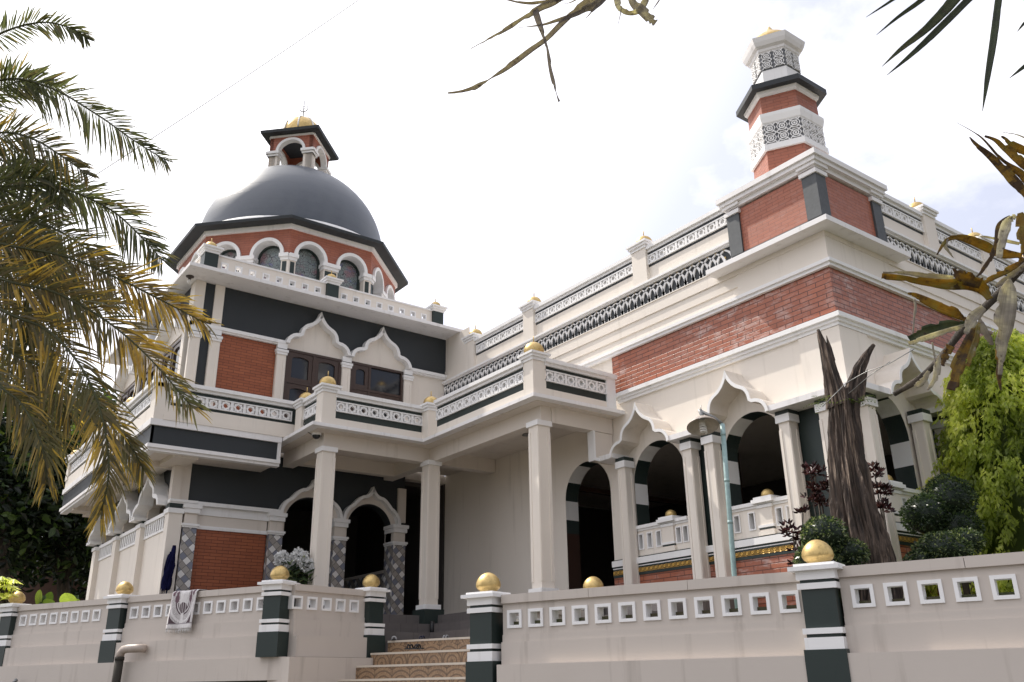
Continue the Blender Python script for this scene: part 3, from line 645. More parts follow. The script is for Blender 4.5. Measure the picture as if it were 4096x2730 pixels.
# ================================================================== ENTRANCE PORCH
po = thing('entrance_porch', 'cream columned entrance porch with a stepped roof balcony between the two wings', 'porch', (9.7, 16.4, 1.35))
def poly_slab(mb, pts, z0, z1):
    k = len(pts); mb.mesh([(*p, z0) for p in pts]+[(*p, z1) for p in pts], [tuple(range(k-1, -1, -1)), tuple(range(k, 2*k))]+[(i, (i+1) % k, k+(i+1) % k, k+i) for i in range(k)])
SL = [(7.12,18.10),(7.09,16.42),(9.71,16.41),(9.69,12.38),(11.99,12.34),(11.99,19.04),(7.12,19.04)]
w = MB(); poly_slab(w, SL, 5.0, 5.072); w.build('roof_edge', WEATHER, po)
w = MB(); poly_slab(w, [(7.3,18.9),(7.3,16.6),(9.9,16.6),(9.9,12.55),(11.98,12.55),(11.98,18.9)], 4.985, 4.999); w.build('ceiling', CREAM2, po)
w = MB()
for x0, x1, y0, y1 in ((7.55,10.15,16.85,17.10),(10.15,10.40,12.75,19.0),(10.40,11.98,12.72,12.95),(7.55,7.80,17.10,19.0),(10.40,11.98,16.85,17.10),(7.80,10.15,18.5,18.7)):
    w.box(x0, x1, y0, y1, 4.67, 4.985)
w.box(11.45, 11.98, 12.74, 12.86, 4.06, 4.665); w.build('porch_beam', CREAM2, po)
w = MB(); w.box(11.43, 11.475, 12.70, 12.88, 4.06, 4.667); w.box(11.475, 11.98, 12.70, 12.74, 4.06, 4.12); w.build('pier_edge', WHITE, po)
column(po, 7.66, 16.93, .29, 1.57, 4.68, .10, 1.16, strip_=False); column(po, 10.16, 16.80, .29, 1.57, 4.68, .10, 1.16, strip_=False); column(po, 10.20, 12.88, .29, 1.57, 4.68, .10, 1.16, strip_=False)
def rail(fr, u0, u1, cnt, zb=5.072, lo=5.235, back=True):
    w = MB(); w.fb(fr, u0, u1, -.2, 0, zb, lo); a = w.build('rail_base', CREAM, po)
    w = MB(); w.fb(fr, u0, u1, -.15, -.02, lo, 5.39); w.fb(fr, u0, u1, -.15, -.02, 5.614, 5.69); w.build('rail_stripe', GREEN, a)
    w = MB(); star_row(w, fr, u0, u1, 5.385, 5.617, -.035, cnt)
    if back: w.fb(fr, u0, u1, -.075, -.06, 5.38, 5.62)
    w.build('star_lattice', WHITE, a)
    w = MB(); coping(w, fr, u0, u1, 5.69, .14, -.2, .03); w.build('rail_coping', WHITE, a)
rail(FX(7.34), -17.5, -16.78, 3); rail(FY(16.50), 7.6, 9.74, 8, back=False); rail(FX(9.76), -15.95, -12.74, 12); rail(FY(12.46), 10.03, 11.63, 6)
post(po, 7.44, 17.66, 5.072, 5.86, .32, ball=.165); post(po, 7.46, 16.64, 5.072, 5.93, .31, ball=.18); post(po, 9.90, 16.42, 5.072, 5.86, .34, ball=.175); post(po, 9.90, 12.60, 5.072, 5.92, .31, ball=.20); 
w = MB(); w.box(11.62, 11.86, 12.44, 12.7, 5.072, 5.75); w.box(11.59, 11.90, 12.41, 12.73, 5.75, 5.84); w.build('parapet_post', WHITE, po)
# steps in front of the porch floor
w = MB()
for i, (z, d) in enumerate(((1.35, 0), (1.15, .33), (.95, .68))):
    xa, ya = 10.25-d, 16.75-d*1.45; za = z-.2 if i < 2 else .75
    poly_slab(w, [(6.2, ya), (xa, ya), (xa, 9.6), (11.95, 9.6), (11.95, 19.05), (6.2, 19.05)], za+.001*i, z)
w.build('porch_steps', GREYTILE, po)
w = MB(); w.tube([(9.9, 16.2, 1.2), (9.9, 16.2, .9)], .05); w.build('drain_stub', BLACK, po)
w = MB(); w.lathe(11.2, 14.6, [(.09, 4.955), (.08, 4.985)], 16, 0, True); w.build('ceiling_light', METAL, po)

# ================================================================== PRAYER HALL (right wing) with the minaret
ph = thing('prayer_hall', 'cream prayer hall with red brick band, ogee arcade and a hexagonal minaret on its corner', 'building', (12, 7.4, 1.0))
XF, YF, XE, YE = 12.0, 7.38, 24.0, 19.12
L, Rf = FX(XF), FY(YF)                    # left face (u=-y) and right face (u=x)
def runs(mb, n0, n1, z0, z1, ul0=-YE, ur1=XE):       # the same moulding broken by the minaret base
    mb.fb(L, ul0, -9.2, n0, n1, z0, z1); mb.fb(Rf, 13.76, ur1, n0, n1, z0, z1)
def both(mb, n0, n1, z0, z1, ul0=-YE, ur1=XE, mi=0):   # a moulding that runs along both faces and mitres at the corner
    mb.mesh([(XF-n1,-ul0,z0),(XF-n1,YF-n1,z0),(ur1,YF-n1,z0),(ur1,YF-n0,z0),(XF-n0,YF-n0,z0),(XF-n0,-ul0,z0),
             (XF-n1,-ul0,z1),(XF-n1,YF-n1,z1),(ur1,YF-n1,z1),(ur1,YF-n0,z1),(XF-n0,YF-n0,z1),(XF-n0,-ul0,z1)],
            [(0,1,7,6),(1,2,8,7),(2,3,9,8),(3,4,10,9),(4,5,11,10),(5,0,6,11),(6,7,10,11),(7,8,9,10),(1,0,5,4),(2,1,4,3)], mi)
# arcade wall
AL = [(-13.61, .71, 1.35, 3.58, .71), (-11.55, .67, 2.16, 3.58, .70), (-9.28, .67, 2.16, 3.58, .70)]
ARR = [(12.98, .56, 2.16, 3.58, .70), (15.2, .67, 2.16, 3.58, .70), (17.5, .67, 2.16, 3.58, .70)]
w = MB(); w.arch_wall(L, -YE, -YF, .9, 5.3, -.34, 0, AL); w.arch_wall(Rf, XF+.34, XE, .9, 5.3, -.34, 0, ARR); w.build('arcade_wall', CREAM, ph)
w = MB()   # black and white striped arch reveals
def reveal(fr, op, flip, wood):
    uc, hw, zb, zs, r = op; cv = [(uc-hw, z) for z in (zb, 2.3, 2.6, 2.9)] if zb < 2 else [(uc-hw, zb)]
    cv += [(uc-hw, z) for z in (2.73, 3.18) if z > cv[-1][1]]; cv += [(uc-hw*cos(pi*i/28), zs+r*sin(pi*i/28)) for i in range(29)]
    cv += [(uc+hw, 3.18), (uc+hw, 2.9), (uc+hw, zb)]
    for a, b in zip(cv, cv[1:]):
        zc = (a[1]+b[1])/2; k = 0 if zc > 4.25 else 1 if zc > 3.99 else 2 if zc > 3.59 else 3 if zc > 3.18 else 4
        m_ = (k % 2) ^ (1 if flip else 0)
        if zc < 2.9 and wood: m_ = 2
        tx, tz = b[0]-a[0], b[1]-a[1]; l = math.hypot(tx, tz) or 1; nx_, nz_ = tz/l*.006, -tx/l*.006
        P = fr.P; A, B = (a[0]+nx_, a[1]+nz_), (b[0]+nx_, b[1]+nz_)
        w.face([P(A[0], -.345, A[1]), P(B[0], -.345, B[1]), P(B[0], -.004, B[1]), P(A[0], -.004, A[1])], m_)
for fr_, q, fl2, wd2 in [(L, AL[0], False, True), (L, AL[1], False, False), (L, AL[2], False, False)]+[(Rf, q, False, False) for q in ARR]:
    w = MB(); reveal(fr_, q, fl2, wd2); w.build('striped_reveal', [GREEN, WHITE, BROWN], ph, split=False)
w = MB()   # dark wall between paired columns
for a, b in ((-10.62, -9.96), (-8.36, -7.86)): w.fb(L, a, b, 0, .012, 2.16, 4.05)
w.fb(Rf, 12.2, 12.41, 0, .012, 2.16, 4.05); w.fb(Rf, 13.66, 14.4, 0, .012, 2.16, 4.05); w.build('dark_wall_panel', GREEN, ph)
# hood slab and ogee hoods
HO = .44
w = MB()
for a, b in ((-12.78, -12.32), (-10.88, -10.09), (-8.65, -7.38+HO)): w.fb(L, a, b, 0, HO, 4.055, 4.15)
for a, b in ((12.0, 12.50), (13.94, 14.63), (16.07, 16.78), (18.22, XE)): w.fb(Rf, a, b, 0, HO, 4.055, 4.15)
w.build('hood_slab', WEATHER, ph)
for fr, cs in ((L, (-11.60, -9.37)), (Rf, (13.22, 15.35, 17.5))):
    for c in cs: ogee_hood(ph, fr, c-.80, c+.80, 4.06, .93, 0, HO+.015, .06, m=CREAM)
for fr, cs in ((L, (-11.60, -9.37)), (Rf, (13.22, 15.35, 17.5))):      # bright painted front edge of each hood
    for c in cs:
        o = ogee(c-.80, c+.80, 4.06, .93); w = MB(); w.strip(fr, o, inset(o, .058), HO+.0155, HO+.022); w.build('hood_edge', WHITE, ph)
for fr, us in ((L, (-12.28, -10.56, -10.05, -8.44)), (Rf, (13.66, 14.35, 16.3))):
    for u in us: x, y, _ = fr.P(u, .17, 0); column(ph, x, y, .20, .95, 4.03, .17)
x, y, _ = L.P(-7.68, .17, 0); column(ph, x, y, .20, .95, 4.03, .17); column(ph, 12.12, 7.21, .20, .95, 4.03, .17)
# plinth, frieze and balustrade below the arches
w = MB(); both(w, 0, .07, .9, 1.835, -12.86); w.build('brick_plinth', BRICK, ph)
w = MB(); both(w, 0, .085, 1.835, 1.885, -12.86); both(w, 0, .085, 1.965, 2.04, -12.86); both(w, 0, .06, 2.15, 2.175, -12.86); w.build('dark_moulding', GREEN, ph)
w = MB(); both(w, 0, .09, 1.885, 1.965, -12.86); w.build('gold_frieze', GOLDBAND, ph)
w = MB(); both(w, 0, .115, 2.04, 2.15, -12.86); both(w, 0, .092, 1.995, 2.01, -12.86); w.build('sill', WHITE, ph)
def balustrade(fr, u0, u1, up):
    b = MB(); us = []
    for s, e in ((u0, up-.15), (up+.15, u1)):
        k = 2 if e-s < .65 else 3; g = (e-s)/k
        us += [s+g*(i+.5)-.06 for i in range(k)]
    b.fb(fr, u0, u1, -.06, .03, 2.175, 2.30); b.fb(fr, u0, u1, -.06, .03, 2.58, 2.64); c = u0
    for u in sorted(us): b.fb(fr, c, u, -.06, .03, 2.30, 2.58); c = u+.12
    b.fb(fr, c, u1, -.06, .03, 2.30, 2.58); o = b.build('balustrade', CREAM, ph)
    g = MB()
    for u in us:
        q = [(u-.012,2.29),(u+.132,2.29),(u+.132,2.59),(u-.012,2.59)]; i_ = [(u+.012,2.31),(u+.108,2.31),(u+.108,2.57),(u+.012,2.57)]; g.strip(fr, q[::-1], i_[::-1], -.07, .045, closed=True)
    g.fb(fr, u0, u1, -.15, .05, 2.64, 2.68); g.fb(fr, u0, u1, -.18, .08, 2.68, 2.74); g.build('balustrade_rail', WHITE, o)
    p = MB(); p.fb(fr, up-.14, up+.14, -.17, .07, 2.175, 2.62); p.fb(fr, up-.16, up+.16, -.19, .09, 2.175, 2.24); q = p.build('baluster_post', CREAM, o)
    p = MB(); p.fb(fr, up-.155, up+.155, -.185, .085, 2.62, 2.67); p.fb(fr, up-.21, up+.21, -.24, .14, 2.70, 2.76); p.fb(fr, up-.18, up+.18, -.21, .11, 2.76, 2.80); p.fb(fr, up-.155, up+.155, -.185, .085, 2.3, 2.34); p.build('post_cap', WHITE, q)
    p = MB(); p.fb(fr, up-.145, up+.145, -.175, .075, 2.67, 2.70); p.fb(fr, up-.145, up+.145, -.175, .075, 2.27, 2.295); p.build('dark_band', GREEN, q)
    p = MB(); x, y, _ = fr.P(up, -.05, 0); ballspike(p, x, y, 2.80, .105, .0); p.build('gold_ball', GOLD, q)
balustrade(L, -12.22, -10.88, -11.37); balustrade(L, -9.95, -8.61, -9.17); balustrade(Rf, 12.42, 13.54, 12.72); balustrade(Rf, 14.53, 15.87, 15.2)
# upper wall: ledge, glazed brick band, cornices, frieze and parapet
w = MB(); w.fb(L, -YE, -YF, -.3, 0, 5.3, 8.3); w.fb(Rf, XF+.3, XE, -.3, 0, 5.3, 8.3); w.build('upper_wall', CREAM, ph)
w = MB(); both(w, 0, .05, 5.255, 5.315, -12.5); both(w, 0, .085, 5.315, 5.37, -12.5); both(w, 0, .13, 5.37, 5.45, -12.5); w.build('ledge', WHITE, ph)
w = MB(); w.fb(L, -8.12, -YF+.035, 0, .035, 4.15, 5.25); w.fb(Rf, XF, 12.75, 0, .035, 4.15, 5.25); w.build('corner_pier', CREAM, ph)
w = MB(); both(w, 0, .022, 5.45, 6.29, -12.62); w.build('brick_band', BRICK, ph)
w = MB(); both(w, 0, .085, 6.29, 6.35, -13.6); both(w, 0, .12, 6.35, 6.41, -13.6); w.build('cornice', WHITE, ph)
w = MB(); both(w, 0, .02, 6.41, 6.62); both(w, 0, .045, 6.62, 6.84); both(w, 0, .07, 6.84, 7.07); both(w, 0, .085, 7.07, 7.09); w.build('corbel_band', CREAM, ph)
w = MB(); runs(w, 0, .05, 7.09, 7.465); w.build('dark_frieze', DARK, ph)
w = MB(); g = MB(); pt = .198
def lattice(fr, u0, u1):
    k = int((u1-u0)/pt)
    for i in range(-1, k):
        H = [(0, 0), (0, .07), (.012, .14), (.045, .21), (.10, .272), (.155, .31), (pt, .335)]
        for s in (1, -1):
            pts = [(u0+i*pt+(x if s > 0 else 2*pt-x), 7.10+z) for x, z in H]
            pts = [(min(max(u, u0), u1), z) for u, z in pts]
            w.strip(fr, [(u-.027, z) for u, z in pts], [(u+.027, z) for u, z in pts], .05, .075)
        u = u0+(i+1)*pt
        if u0 < u < u1-.05:
            w.fb(fr, u-.045, u+.045, .05, .068, 7.10, 7.15); w.fb(fr, u-.02, u+.02, .05, .066, 7.15, 7.235)
            for z, r in ((7.43, .017), (7.275, .02)): g.fb(fr, u-r, u+r, .05, .07, z-r, z+r)
    w.fb(fr, u0, u1, .05, .066, 7.09, 7.104)
lattice(L, -19.1, -9.22); lattice(Rf, 13.8, 22)
fz = w.build('arch_lattice', WHITE, ph); g.build('gold_bead', GOLD, fz)
w = MB(); runs(w, 0, .10, 7.465, 7.50); runs(w, 0, .15, 7.50, 7.545); w.build('frieze_cap', WHITE, ph)
w = MB(); runs(w, 0, .05, 7.545, 7.86); w.build('parapet_base', CREAM, ph)
w = MB(); runs(w, 0, .03, 7.86, 8.185, -17.9); runs(w, 0, .05, 7.86, 7.915, -17.6); runs(w, 0, .05, 8.115, 8.185, -17.6); w.build('parapet_stripe', DARK, ph)
w = MB(); st = [(-17.58,-15.50,8),(-15.10,-11.73,13),(-11.33,-9.22,8)]
for a, b, k in st: star_row(w, L, a, b, 7.912, 8.118, .035, k); w.fb(L, a, b, .028, .034, 7.93, 8.10)
for a, b, k in ((13.8,15.3,6),(15.7,17.5,7),(17.9,19.8,8)): star_row(w, Rf, a, b, 7.912, 8.118, .035, k); w.fb(Rf, a, b, .028, .034, 7.93, 8.10)
w.build('star_lattice', WHITE, ph)
w = MB(); runs(w, -.1, .075, 8.185, 8.25, -18); runs(w, -.12, .12, 8.25, 8.33, -18); w.build('parapet_coping', WHITE, ph)
for y in (11.53, 15.30, 17.82): post(ph, XF+.07, y, 7.545, 8.46, .40, ball=.18)
for x in (15.5, 17.7, 19.95): post(ph, x, YF+.07, 7.545, 8.46, .40, ball=.18)
w = MB(); w.fb(L, -YE, -18.0, 0, .03, 7.545, 8.8); w.build('end_wall', CREAM, ph)
w = MB(); w.box(XF+.05, XE, YF+.05, YE+6, 7.95, 8.1); w.box(XF+.3, XE, YF+.3, YE+6, 4.62, 4.75); w.build('roof', CREAM2, ph)
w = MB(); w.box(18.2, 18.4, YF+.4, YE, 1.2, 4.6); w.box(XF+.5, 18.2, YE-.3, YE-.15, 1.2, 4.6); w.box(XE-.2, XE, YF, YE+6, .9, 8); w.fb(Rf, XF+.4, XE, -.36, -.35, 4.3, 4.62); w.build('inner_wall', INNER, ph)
w = MB(); w.box(14.9, 15.2, 9.4, 9.7, 1.35, 4.62); w.box(14.9, 15.2, 12.2, 12.5, 1.35, 4.62); w.box(12.4, 18.2, 14.5, 14.6, 3.9, 4.0); w.build('inner_column', BROWN, ph)
w = MB(); w.box(XF+.02, XE, YF+.02, YE, 1.2, 1.35); w.build('floor', GREYTILE, ph)
# corner slab and the brick base of the minaret
w = MB(); w.box(11.94, 13.80, 7.32, 9.19, 6.41, 6.93); w.build('slab_support', CREAM, ph)
w = MB(); w.box(11.635, 14.12, 7.05, 9.63, 6.93, 7.025); w.box(11.75, 14.0, 7.17, 9.5, 7.025, 7.09); w.build('corner_slab', WEATHER, ph)
MX, MY = 12.88, 8.32
BX, BY, H_ = 12.81, 8.215, .93
mn = MB(); mn.box(BX-H_, BX+H_, BY-H_, BY+H_, 7.09, 8.06); mn_ = mn.build('minaret', BRICKT, ph)
SLATE = plain('slate_paint', (.075,.082,.088), .6)
w = MB(); w.box(BX-H_-.03, BX+H_+.03, BY-H_-.03, BY+H_+.03, 7.09, 7.17)
for sx in (-1, 1):
    for sy in (-1, 1): w.box(BX+sx*(H_-.10)-.14, BX+sx*(H_-.10)+.14, BY+sy*(H_-.10)-.14, BY+sy*(H_-.10)+.14, 7.17, 7.98)
w.build('dark_corner_post', SLATE, mn_)
w = MB(); e = H_
w.box(BX-e-.05, BX+e+.05, BY-e-.05, BY+e+.05, 8.10, 8.19); w.box(BX-e-.12, BX+e+.12, BY-e-.12, BY+e+.12, 8.19, 8.27); w.box(BX-e-.16, BX+e+.16, BY-e-.16, BY+e+.16, 8.27, 8.37)
for sx in (-1, 1):
    for sy in (-1, 1):
        w.box(BX+sx*(e-.10)-.17, BX+sx*(e-.10)+.17, BY+sy*(e-.10)-.17, BY+sy*(e-.10)+.17, 7.98, 8.055); w.box(BX+sx*(e-.10)-.19, BX+sx*(e-.10)+.19, BY+sy*(e-.10)-.19, BY+sy*(e-.10)+.19, 8.125, 8.21)
w.build('base_cornice', WEATHER, mn_)
MY = 8.38
def hexa(name, prof, m, n=6): w = MB(); w.lathe(MX, MY, prof, n, 0); return w.build(name, m, mn_)
hexa('brick_shaft', [(.70, 8.3), (.68, 8.9), (.665, 9.2), (.645, 10.45)], BRICKT)
hexa('white_band', [(.72, 9.14), (.72, 9.26), (.67, 9.28)], WHITE); hexa('white_band', [(.66, 9.70), (.70, 9.74), (.73, 9.86), (.73, 9.93), (.66, 9.95)], WHITE)
hexa('lattice_back', [(.672, 9.27), (.668, 9.71)], plain('lattice_grey', (.17,.175,.19), .8)); hexa('lattice_back', [(.452, 11.05), (.452, 11.46)], bpy.data.materials['lattice_grey'])  # plain grey backing plates behind the filigree rings
hexa('soffit_moulding', [(.66, 10.34), (.70, 10.38), (.72, 10.44)], WEATHER); hexa('eave', [(.66, 10.44), (.86, 10.44), (.86, 10.55), (.5, 10.60)], DARK)
hexa('upper_shaft', [(.46, 10.58), (.45, 11.07)], WHITE); hexa('top_cornice', [(.45, 11.45), (.49, 11.49), (.50, 11.54), (.56, 11.58), (.60, 11.66), (.63, 11.76), (.3, 11.80)], WEATHER)
w = MB(); w.lathe(MX, MY, [(.50, 11.76), (.48, 11.84), (.40, 11.95), (.29, 12.05), (.18, 12.14), (.09, 12.22), (.045, 12.30), (.015, 12.36)], 24, 0, True); w.build('gold_finial', GOLD, mn_)
w = MB()
def filigree(R, z0, z1, nc, nr):
    ap = R*cos(pi/6); sd = R/2
    for k in range(6):
        a = k*pi/3+pi/6; nx, ny = cos(a), sin(a); fr = Fr(MX+nx*ap, MY+ny*ap, -ny, nx); hw = sd; pu = 2*hw/nc; pz = (z1-z0)/nr
        for i in range(nc):
            for j in range(nr):
                uc, zc = -hw+(i+.5)*pu, z0+(j+.5)*pz; r = min(pu, pz)*.5
                for R0, R1 in ((r*.98, r*.80), (r*.58, r*.36), (r*.2, r*.02)):
                    o = [(uc+(R0*(1-.12*(q % 2)))*cos(2*pi*q/12), zc+(R0*(1-.12*(q % 2)))*sin(2*pi*q/12)) for q in range(12)]; b = [(uc+R1*cos(2*pi*q/12), zc+R1*sin(2*pi*q/12)) for q in range(12)]
                    w.strip(fr, o[::-1], b[::-1], 0, .022, closed=True)
                for d in range(4): t = pi/4+d*pi/2; c, s_ = cos(t), sin(t); w.strip(fr, [(uc+c*r*.6-s_*.008, zc+s_*r*.6+c*.008), (uc+c*r*1.4-s_*.008, zc+s_*r*1.4+c*.008)], [(uc+c*r*.6+s_*.008, zc+s_*r*.6-c*.008), (uc+c*r*1.4+s_*.008, zc+s_*r*1.4-c*.008)], 0, .02)
filigree(.674, 9.28, 9.71, 3, 2); w.build('filigree_band', WHITE, mn_); w = MB(); filigree(.455, 11.07, 11.46, 2, 2); w.build('filigree_band', WHITE, mn_)

# ================================================================== BOUNDARY WALLS
WALL = paint('boundary_wall_paint', (.585,.525,.47), .42, .65, .25, (.23,.19,.155))
def wall_post(parent, x, y, dz, ang, zbase):     # dz: cap height offset; ang: direction of the wall
    fr = Fr(x, y, cos(ang), sin(ang)); a = .175
    def bx(mb, e, z0, z1): mb.fb(fr, -a-e, a+e, -a-e, a+e, z0+dz, z1+dz)
    b = MB(); bx(b, 0, .2, .99); b.fb(fr, -a-.04, a+.04, -a-.04, a+.04, zbase, .262+dz); o = b.build('wall_post', GREEN, parent)
    b = MB(); bx(b, .025, .262, .380); bx(b, .03, .414, .472); bx(b, .03, .862, .924); bx(b, .03, .958, 1.05); bx(b, .09, 1.05, 1.095); bx(b, .04, 1.095, 1.125); b.build('white_band', WHITE, o)
    b = MB(); egg(b, x, y, 1.125+dz, .168, .265); b.build('gold_egg', GOLD, o); return o
def wall_run(parent, fr, u0, u1, dz, start, holes_to, zbot, ledge=None):
    th = .13; zh0, zh1 = .66+dz, .875+dz; hole, pitch = .215, .3265
    us = []; u = start
    while u+hole < holes_to: us.append(u); u += pitch
    b = MB(); b.fb(fr, u0, u1, -th, 0, zh1, .965+dz); b.fb(fr, u0, u1, -th, 0, .575+dz, zh0); c = u0
    for u in us: b.fb(fr, c, u, -th, 0, zh0, zh1); c = u+hole
    b.fb(fr, c, u1, -th, 0, zh0, zh1)
    b.fb(fr, u0, u1, -th-.03, .014, .485+dz, .575+dz); b.fb(fr, u0, u1, -th-.05, .045, .215+dz, .485+dz); b.fb(fr, u0, u1, -th-.06, .15, zbot, .215+dz)
    if ledge: b.fb(fr, ledge[0], ledge[1], -.3, ledge[2], ledge[3], zbot)
    o = b.build('wall_panel', WALL, parent)
    g = MB()
    for u in us:
        q = [(u-.005,zh0-.005),(u+hole+.005,zh0-.005),(u+hole+.005,zh1+.005),(u-.005,zh1+.005)]; i_ = [(u+.032,zh0+.032),(u+hole-.032,zh0+.032),(u+hole-.032,zh1-.032),(u+.032,zh1-.032)]
        g.strip(fr, q[::-1], i_[::-1], -th-.012, .018, closed=True)
    g.build('opening_frame', WHITE, o)
    cpg = MB(); L_ = u1-u0; k = max(1, round(L_/1.45))
    for i in range(k): cpg.fb(fr, u0+L_*i/k+.003, u0+L_*(i+1)/k-.003, -th-.04, .04, .965+dz, 1.075+dz)
    cpg.build('wall_coping', WALL, o); return o
P1, P2 = (7.02, 9.73), (8.30, 6.00); fr = Fr(*P1, P2[0]-P1[0], P2[1]-P1[1]); aR = math.atan2(P2[1]-P1[1], P2[0]-P1[0])
bw = thing('boundary_wall', 'long beige boundary wall right of the steps with square openings and green striped posts', 'wall', (8.3, 6.0, -1.6))
wall_run(bw, fr, 0, 3.95, 0, .08, 3.9, -.10); wall_run(bw, fr, 4.33, 8.0, .012, 4.44, 7.9, -.10)
for u, uz in ((-.27, 0), (4.13, .008), (8.2, .02)): x, y, _ = fr.P(u, -.05, 0); wall_post(bw, x, y, uz, aR, -.18)
w = MB(); w.fb(fr, -.8, 8.4, -.4, .16, -1.6, -.10); w.build('wall_footing', GRIME, bw)
bwr = thing('boundary_wall', 'short return wall hidden behind the right boundary wall, its gold egg just showing above the coping', 'wall', (10.2, 10.9, -1.6))
d0 = at(1363, 1340, 14.9); fq = Fr(7.2, 9.95, d0.x-7.2, d0.y-9.95); Lq = math.hypot(d0.x-7.2, d0.y-9.95)
wall_run(bwr, fq, .1, Lq-.2, -.03, .2, Lq-.3, .1); wall_post(bwr, d0.x, d0.y, .22, math.atan2(d0.y-9.95, d0.x-7.2), .3)
w = MB(); w.fb(fq, .3, Lq+.2, -.3, .05, -1.6, .1); w.build('wall_footing', WALL, bwr)
L1, L2, L4 = (6.428, 15.164), (7.992, 15.566), (3.144, 21.994); L5 = (L4[0]-(L1[0]-L4[0])*1.2, L4[1]+(L4[1]-L1[1])*1.2)
fl_ = Fr(*L1, L4[0]-L1[0], L4[1]-L1[1]); frt = Fr(*L1, L2[0]-L1[0], L2[1]-L1[1])
# the street face looks toward -X: run the frame from the far end so that its normal faces the road
flr = Fr(*L4, L1[0]-L4[0], L1[1]-L4[1]); LL = math.hypot(L1[0]-L4[0], L1[1]-L4[1])
bl = thing('boundary_wall', 'long beige boundary wall left of the steps with gold eggs on posts and a rug over it', 'wall', (4.6, 18.6, -1.6))
dzL = .615; q3 = LL-4.44
wall_run(bl, flr, q3+.22, LL-.55, dzL, q3+.33, LL-.60, .47); wall_run(bl, flr, -.25+.2, q3-.2, dzL, .10, q3-.25, .47); wall_run(bl, flr, -5, -.4, dzL, -4.4, -.5, .47)
aL = math.atan2(L1[1]-L4[1], L1[0]-L4[0])
for u in (q3, -.22, -4.5): x, y, _ = flr.P(u, -.05, 0); wall_post(bl, x, y, dzL, aL, .47)
x, y = L1[0]-.02, L1[1]+.16; wall_post(bl, 6.21, 15.36, dzL, aL+.12, .47)
rt = wall_run(bl, frt, .0, 1.66, dzL-.01, -.04, 1.6, .47)
x, y, _ = frt.P(1.82, -.04, 0); wall_post(bl, x, y, dzL-.01, math.atan2(L2[1]-L1[1], L2[0]-L1[0]), .43)
w = MB(); w.fb(flr, -8, LL+.04, -.4, .22, .10, .47); w.fb(frt, -.22, 2.05, -.5, .28, -1.6, .462); w.build('wall_ledge', WALL, bl)
w = MB(); w.fb(flr, -8, LL-.1, -.4, .16, -1.6, .10); w.build('dark_stone_base', GRIME, bl)

# ================================================================== STEPS
stp = thing('staircase', 'wide tiled garden steps with brown patterned risers between the two boundary walls', 'stairs', (7.6, 13, -1.6))
e1 = Vector((cos(rad(15)), sin(rad(15)))); e2 = Vector((cos(rad(-70)), sin(rad(-70)))); o1 = Vector((8.08, 15.36))
zk = [.77, .547, .327, .098, -.125, -.35, -.57, -.8, -1.03, -1.26, -1.48]
for i, z in enumerate(zk):
    q = o1+e1*(.40-.40*i) if i else o1+e1*.42
    a = q+e2*0; b = q+e2*6.2; c = b+e1*(1.2 if i else 1.0); d = a+e1*(1.2 if i else 1.0)
    w = MB(); zz = zk[i+1] if i+1 < len(zk) else -1.6
    poly_slab(w, [tuple(a), tuple(b), tuple(c), tuple(d)], zz-.02, z-.035); o = w.build('step', STEPTILE, stp)
    w = MB(); k = e1*(-.012); poly_slab(w, [tuple(a+k), tuple(b+k), tuple(c), tuple(d)], z-.035, z); w.build('step_nosing', NOSING, o)

# ================================================================== SMALL THINGS
# street lamp behind the right wall
b0 = at(1688, 1330, 12.0); lp = thing('street_lamp', 'pale teal pole lamp with a wide enamel shade and a spiral bulb before the arcade', 'lamp', (b0.x, b0.y, .74))
t0 = at(1660, 975, 12.0); w = MB(); w.tube([(b0.x, b0.y, .74), tuple(b0), tuple(b0+(t0-b0)*.5), tuple(t0)], .034, 10); w.build('pole', TEAL, lp)
w = MB()
for k in (.35, .62, .93): p = b0+(t0-b0)*k; w.tube([tuple(p-Vector((0,0,.02))), tuple(p+Vector((0,0,.02)))], .038, 10)
w.build('pole_joint', TEAL, lp)
a1 = at(1640, 960, 12.0); a2 = at(1612, 946, 12.0); w = MB(); w.tube([tuple(t0), tuple(a1), tuple(a2)], .024, 8); w.tube([tuple(at(1608,942,12)), tuple(at(1613,955,12)), tuple(at(1614,968,12))], .03, 8); w.tube([tuple(at(1610,945,12)), tuple(at(1611,932,12))], .006, 5); w.build('arm', METAL, lp)
s = at(1614, 976, 12.0)
def tilt(mb, ang=rad(-19)):
    ax_ = Vector((sin(YAW), -cos(YAW), 0)); q_ = Matrix.Rotation(ang, 3, ax_)
    mb.v = [tuple(s+q_ @ (Vector(p)-s)) for p in mb.v]
w = MB(); w.lathe(s.x, s.y, [(.04, s.z+.13), (.07, s.z+.10), (.14, s.z+.06), (.215, s.z-.01), (.225, s.z-.035)], 32, 0, True, cap=False); tilt(w); o = w.build('shade', SHADE, lp)
w = MB(); w.lathe(s.x, s.y, [(.222, s.z-.035), (.208, s.z-.012), (.135, s.z+.052), (.05, s.z+.09)], 32, 0, True, cap=False); tilt(w); w.build('shade_lining', SHADEIN, o)
w = MB(); w.lathe(s.x, s.y, [(.045, s.z+.07), (.045, s.z-.02)], 14, 0, True)
w.tube([(s.x+.04*cos(t*.7), s.y+.04*sin(t*.7), s.z-.02-.0045*t) for t in range(28)], .013, 6); tilt(w); w.build('bulb', BULB, lp)

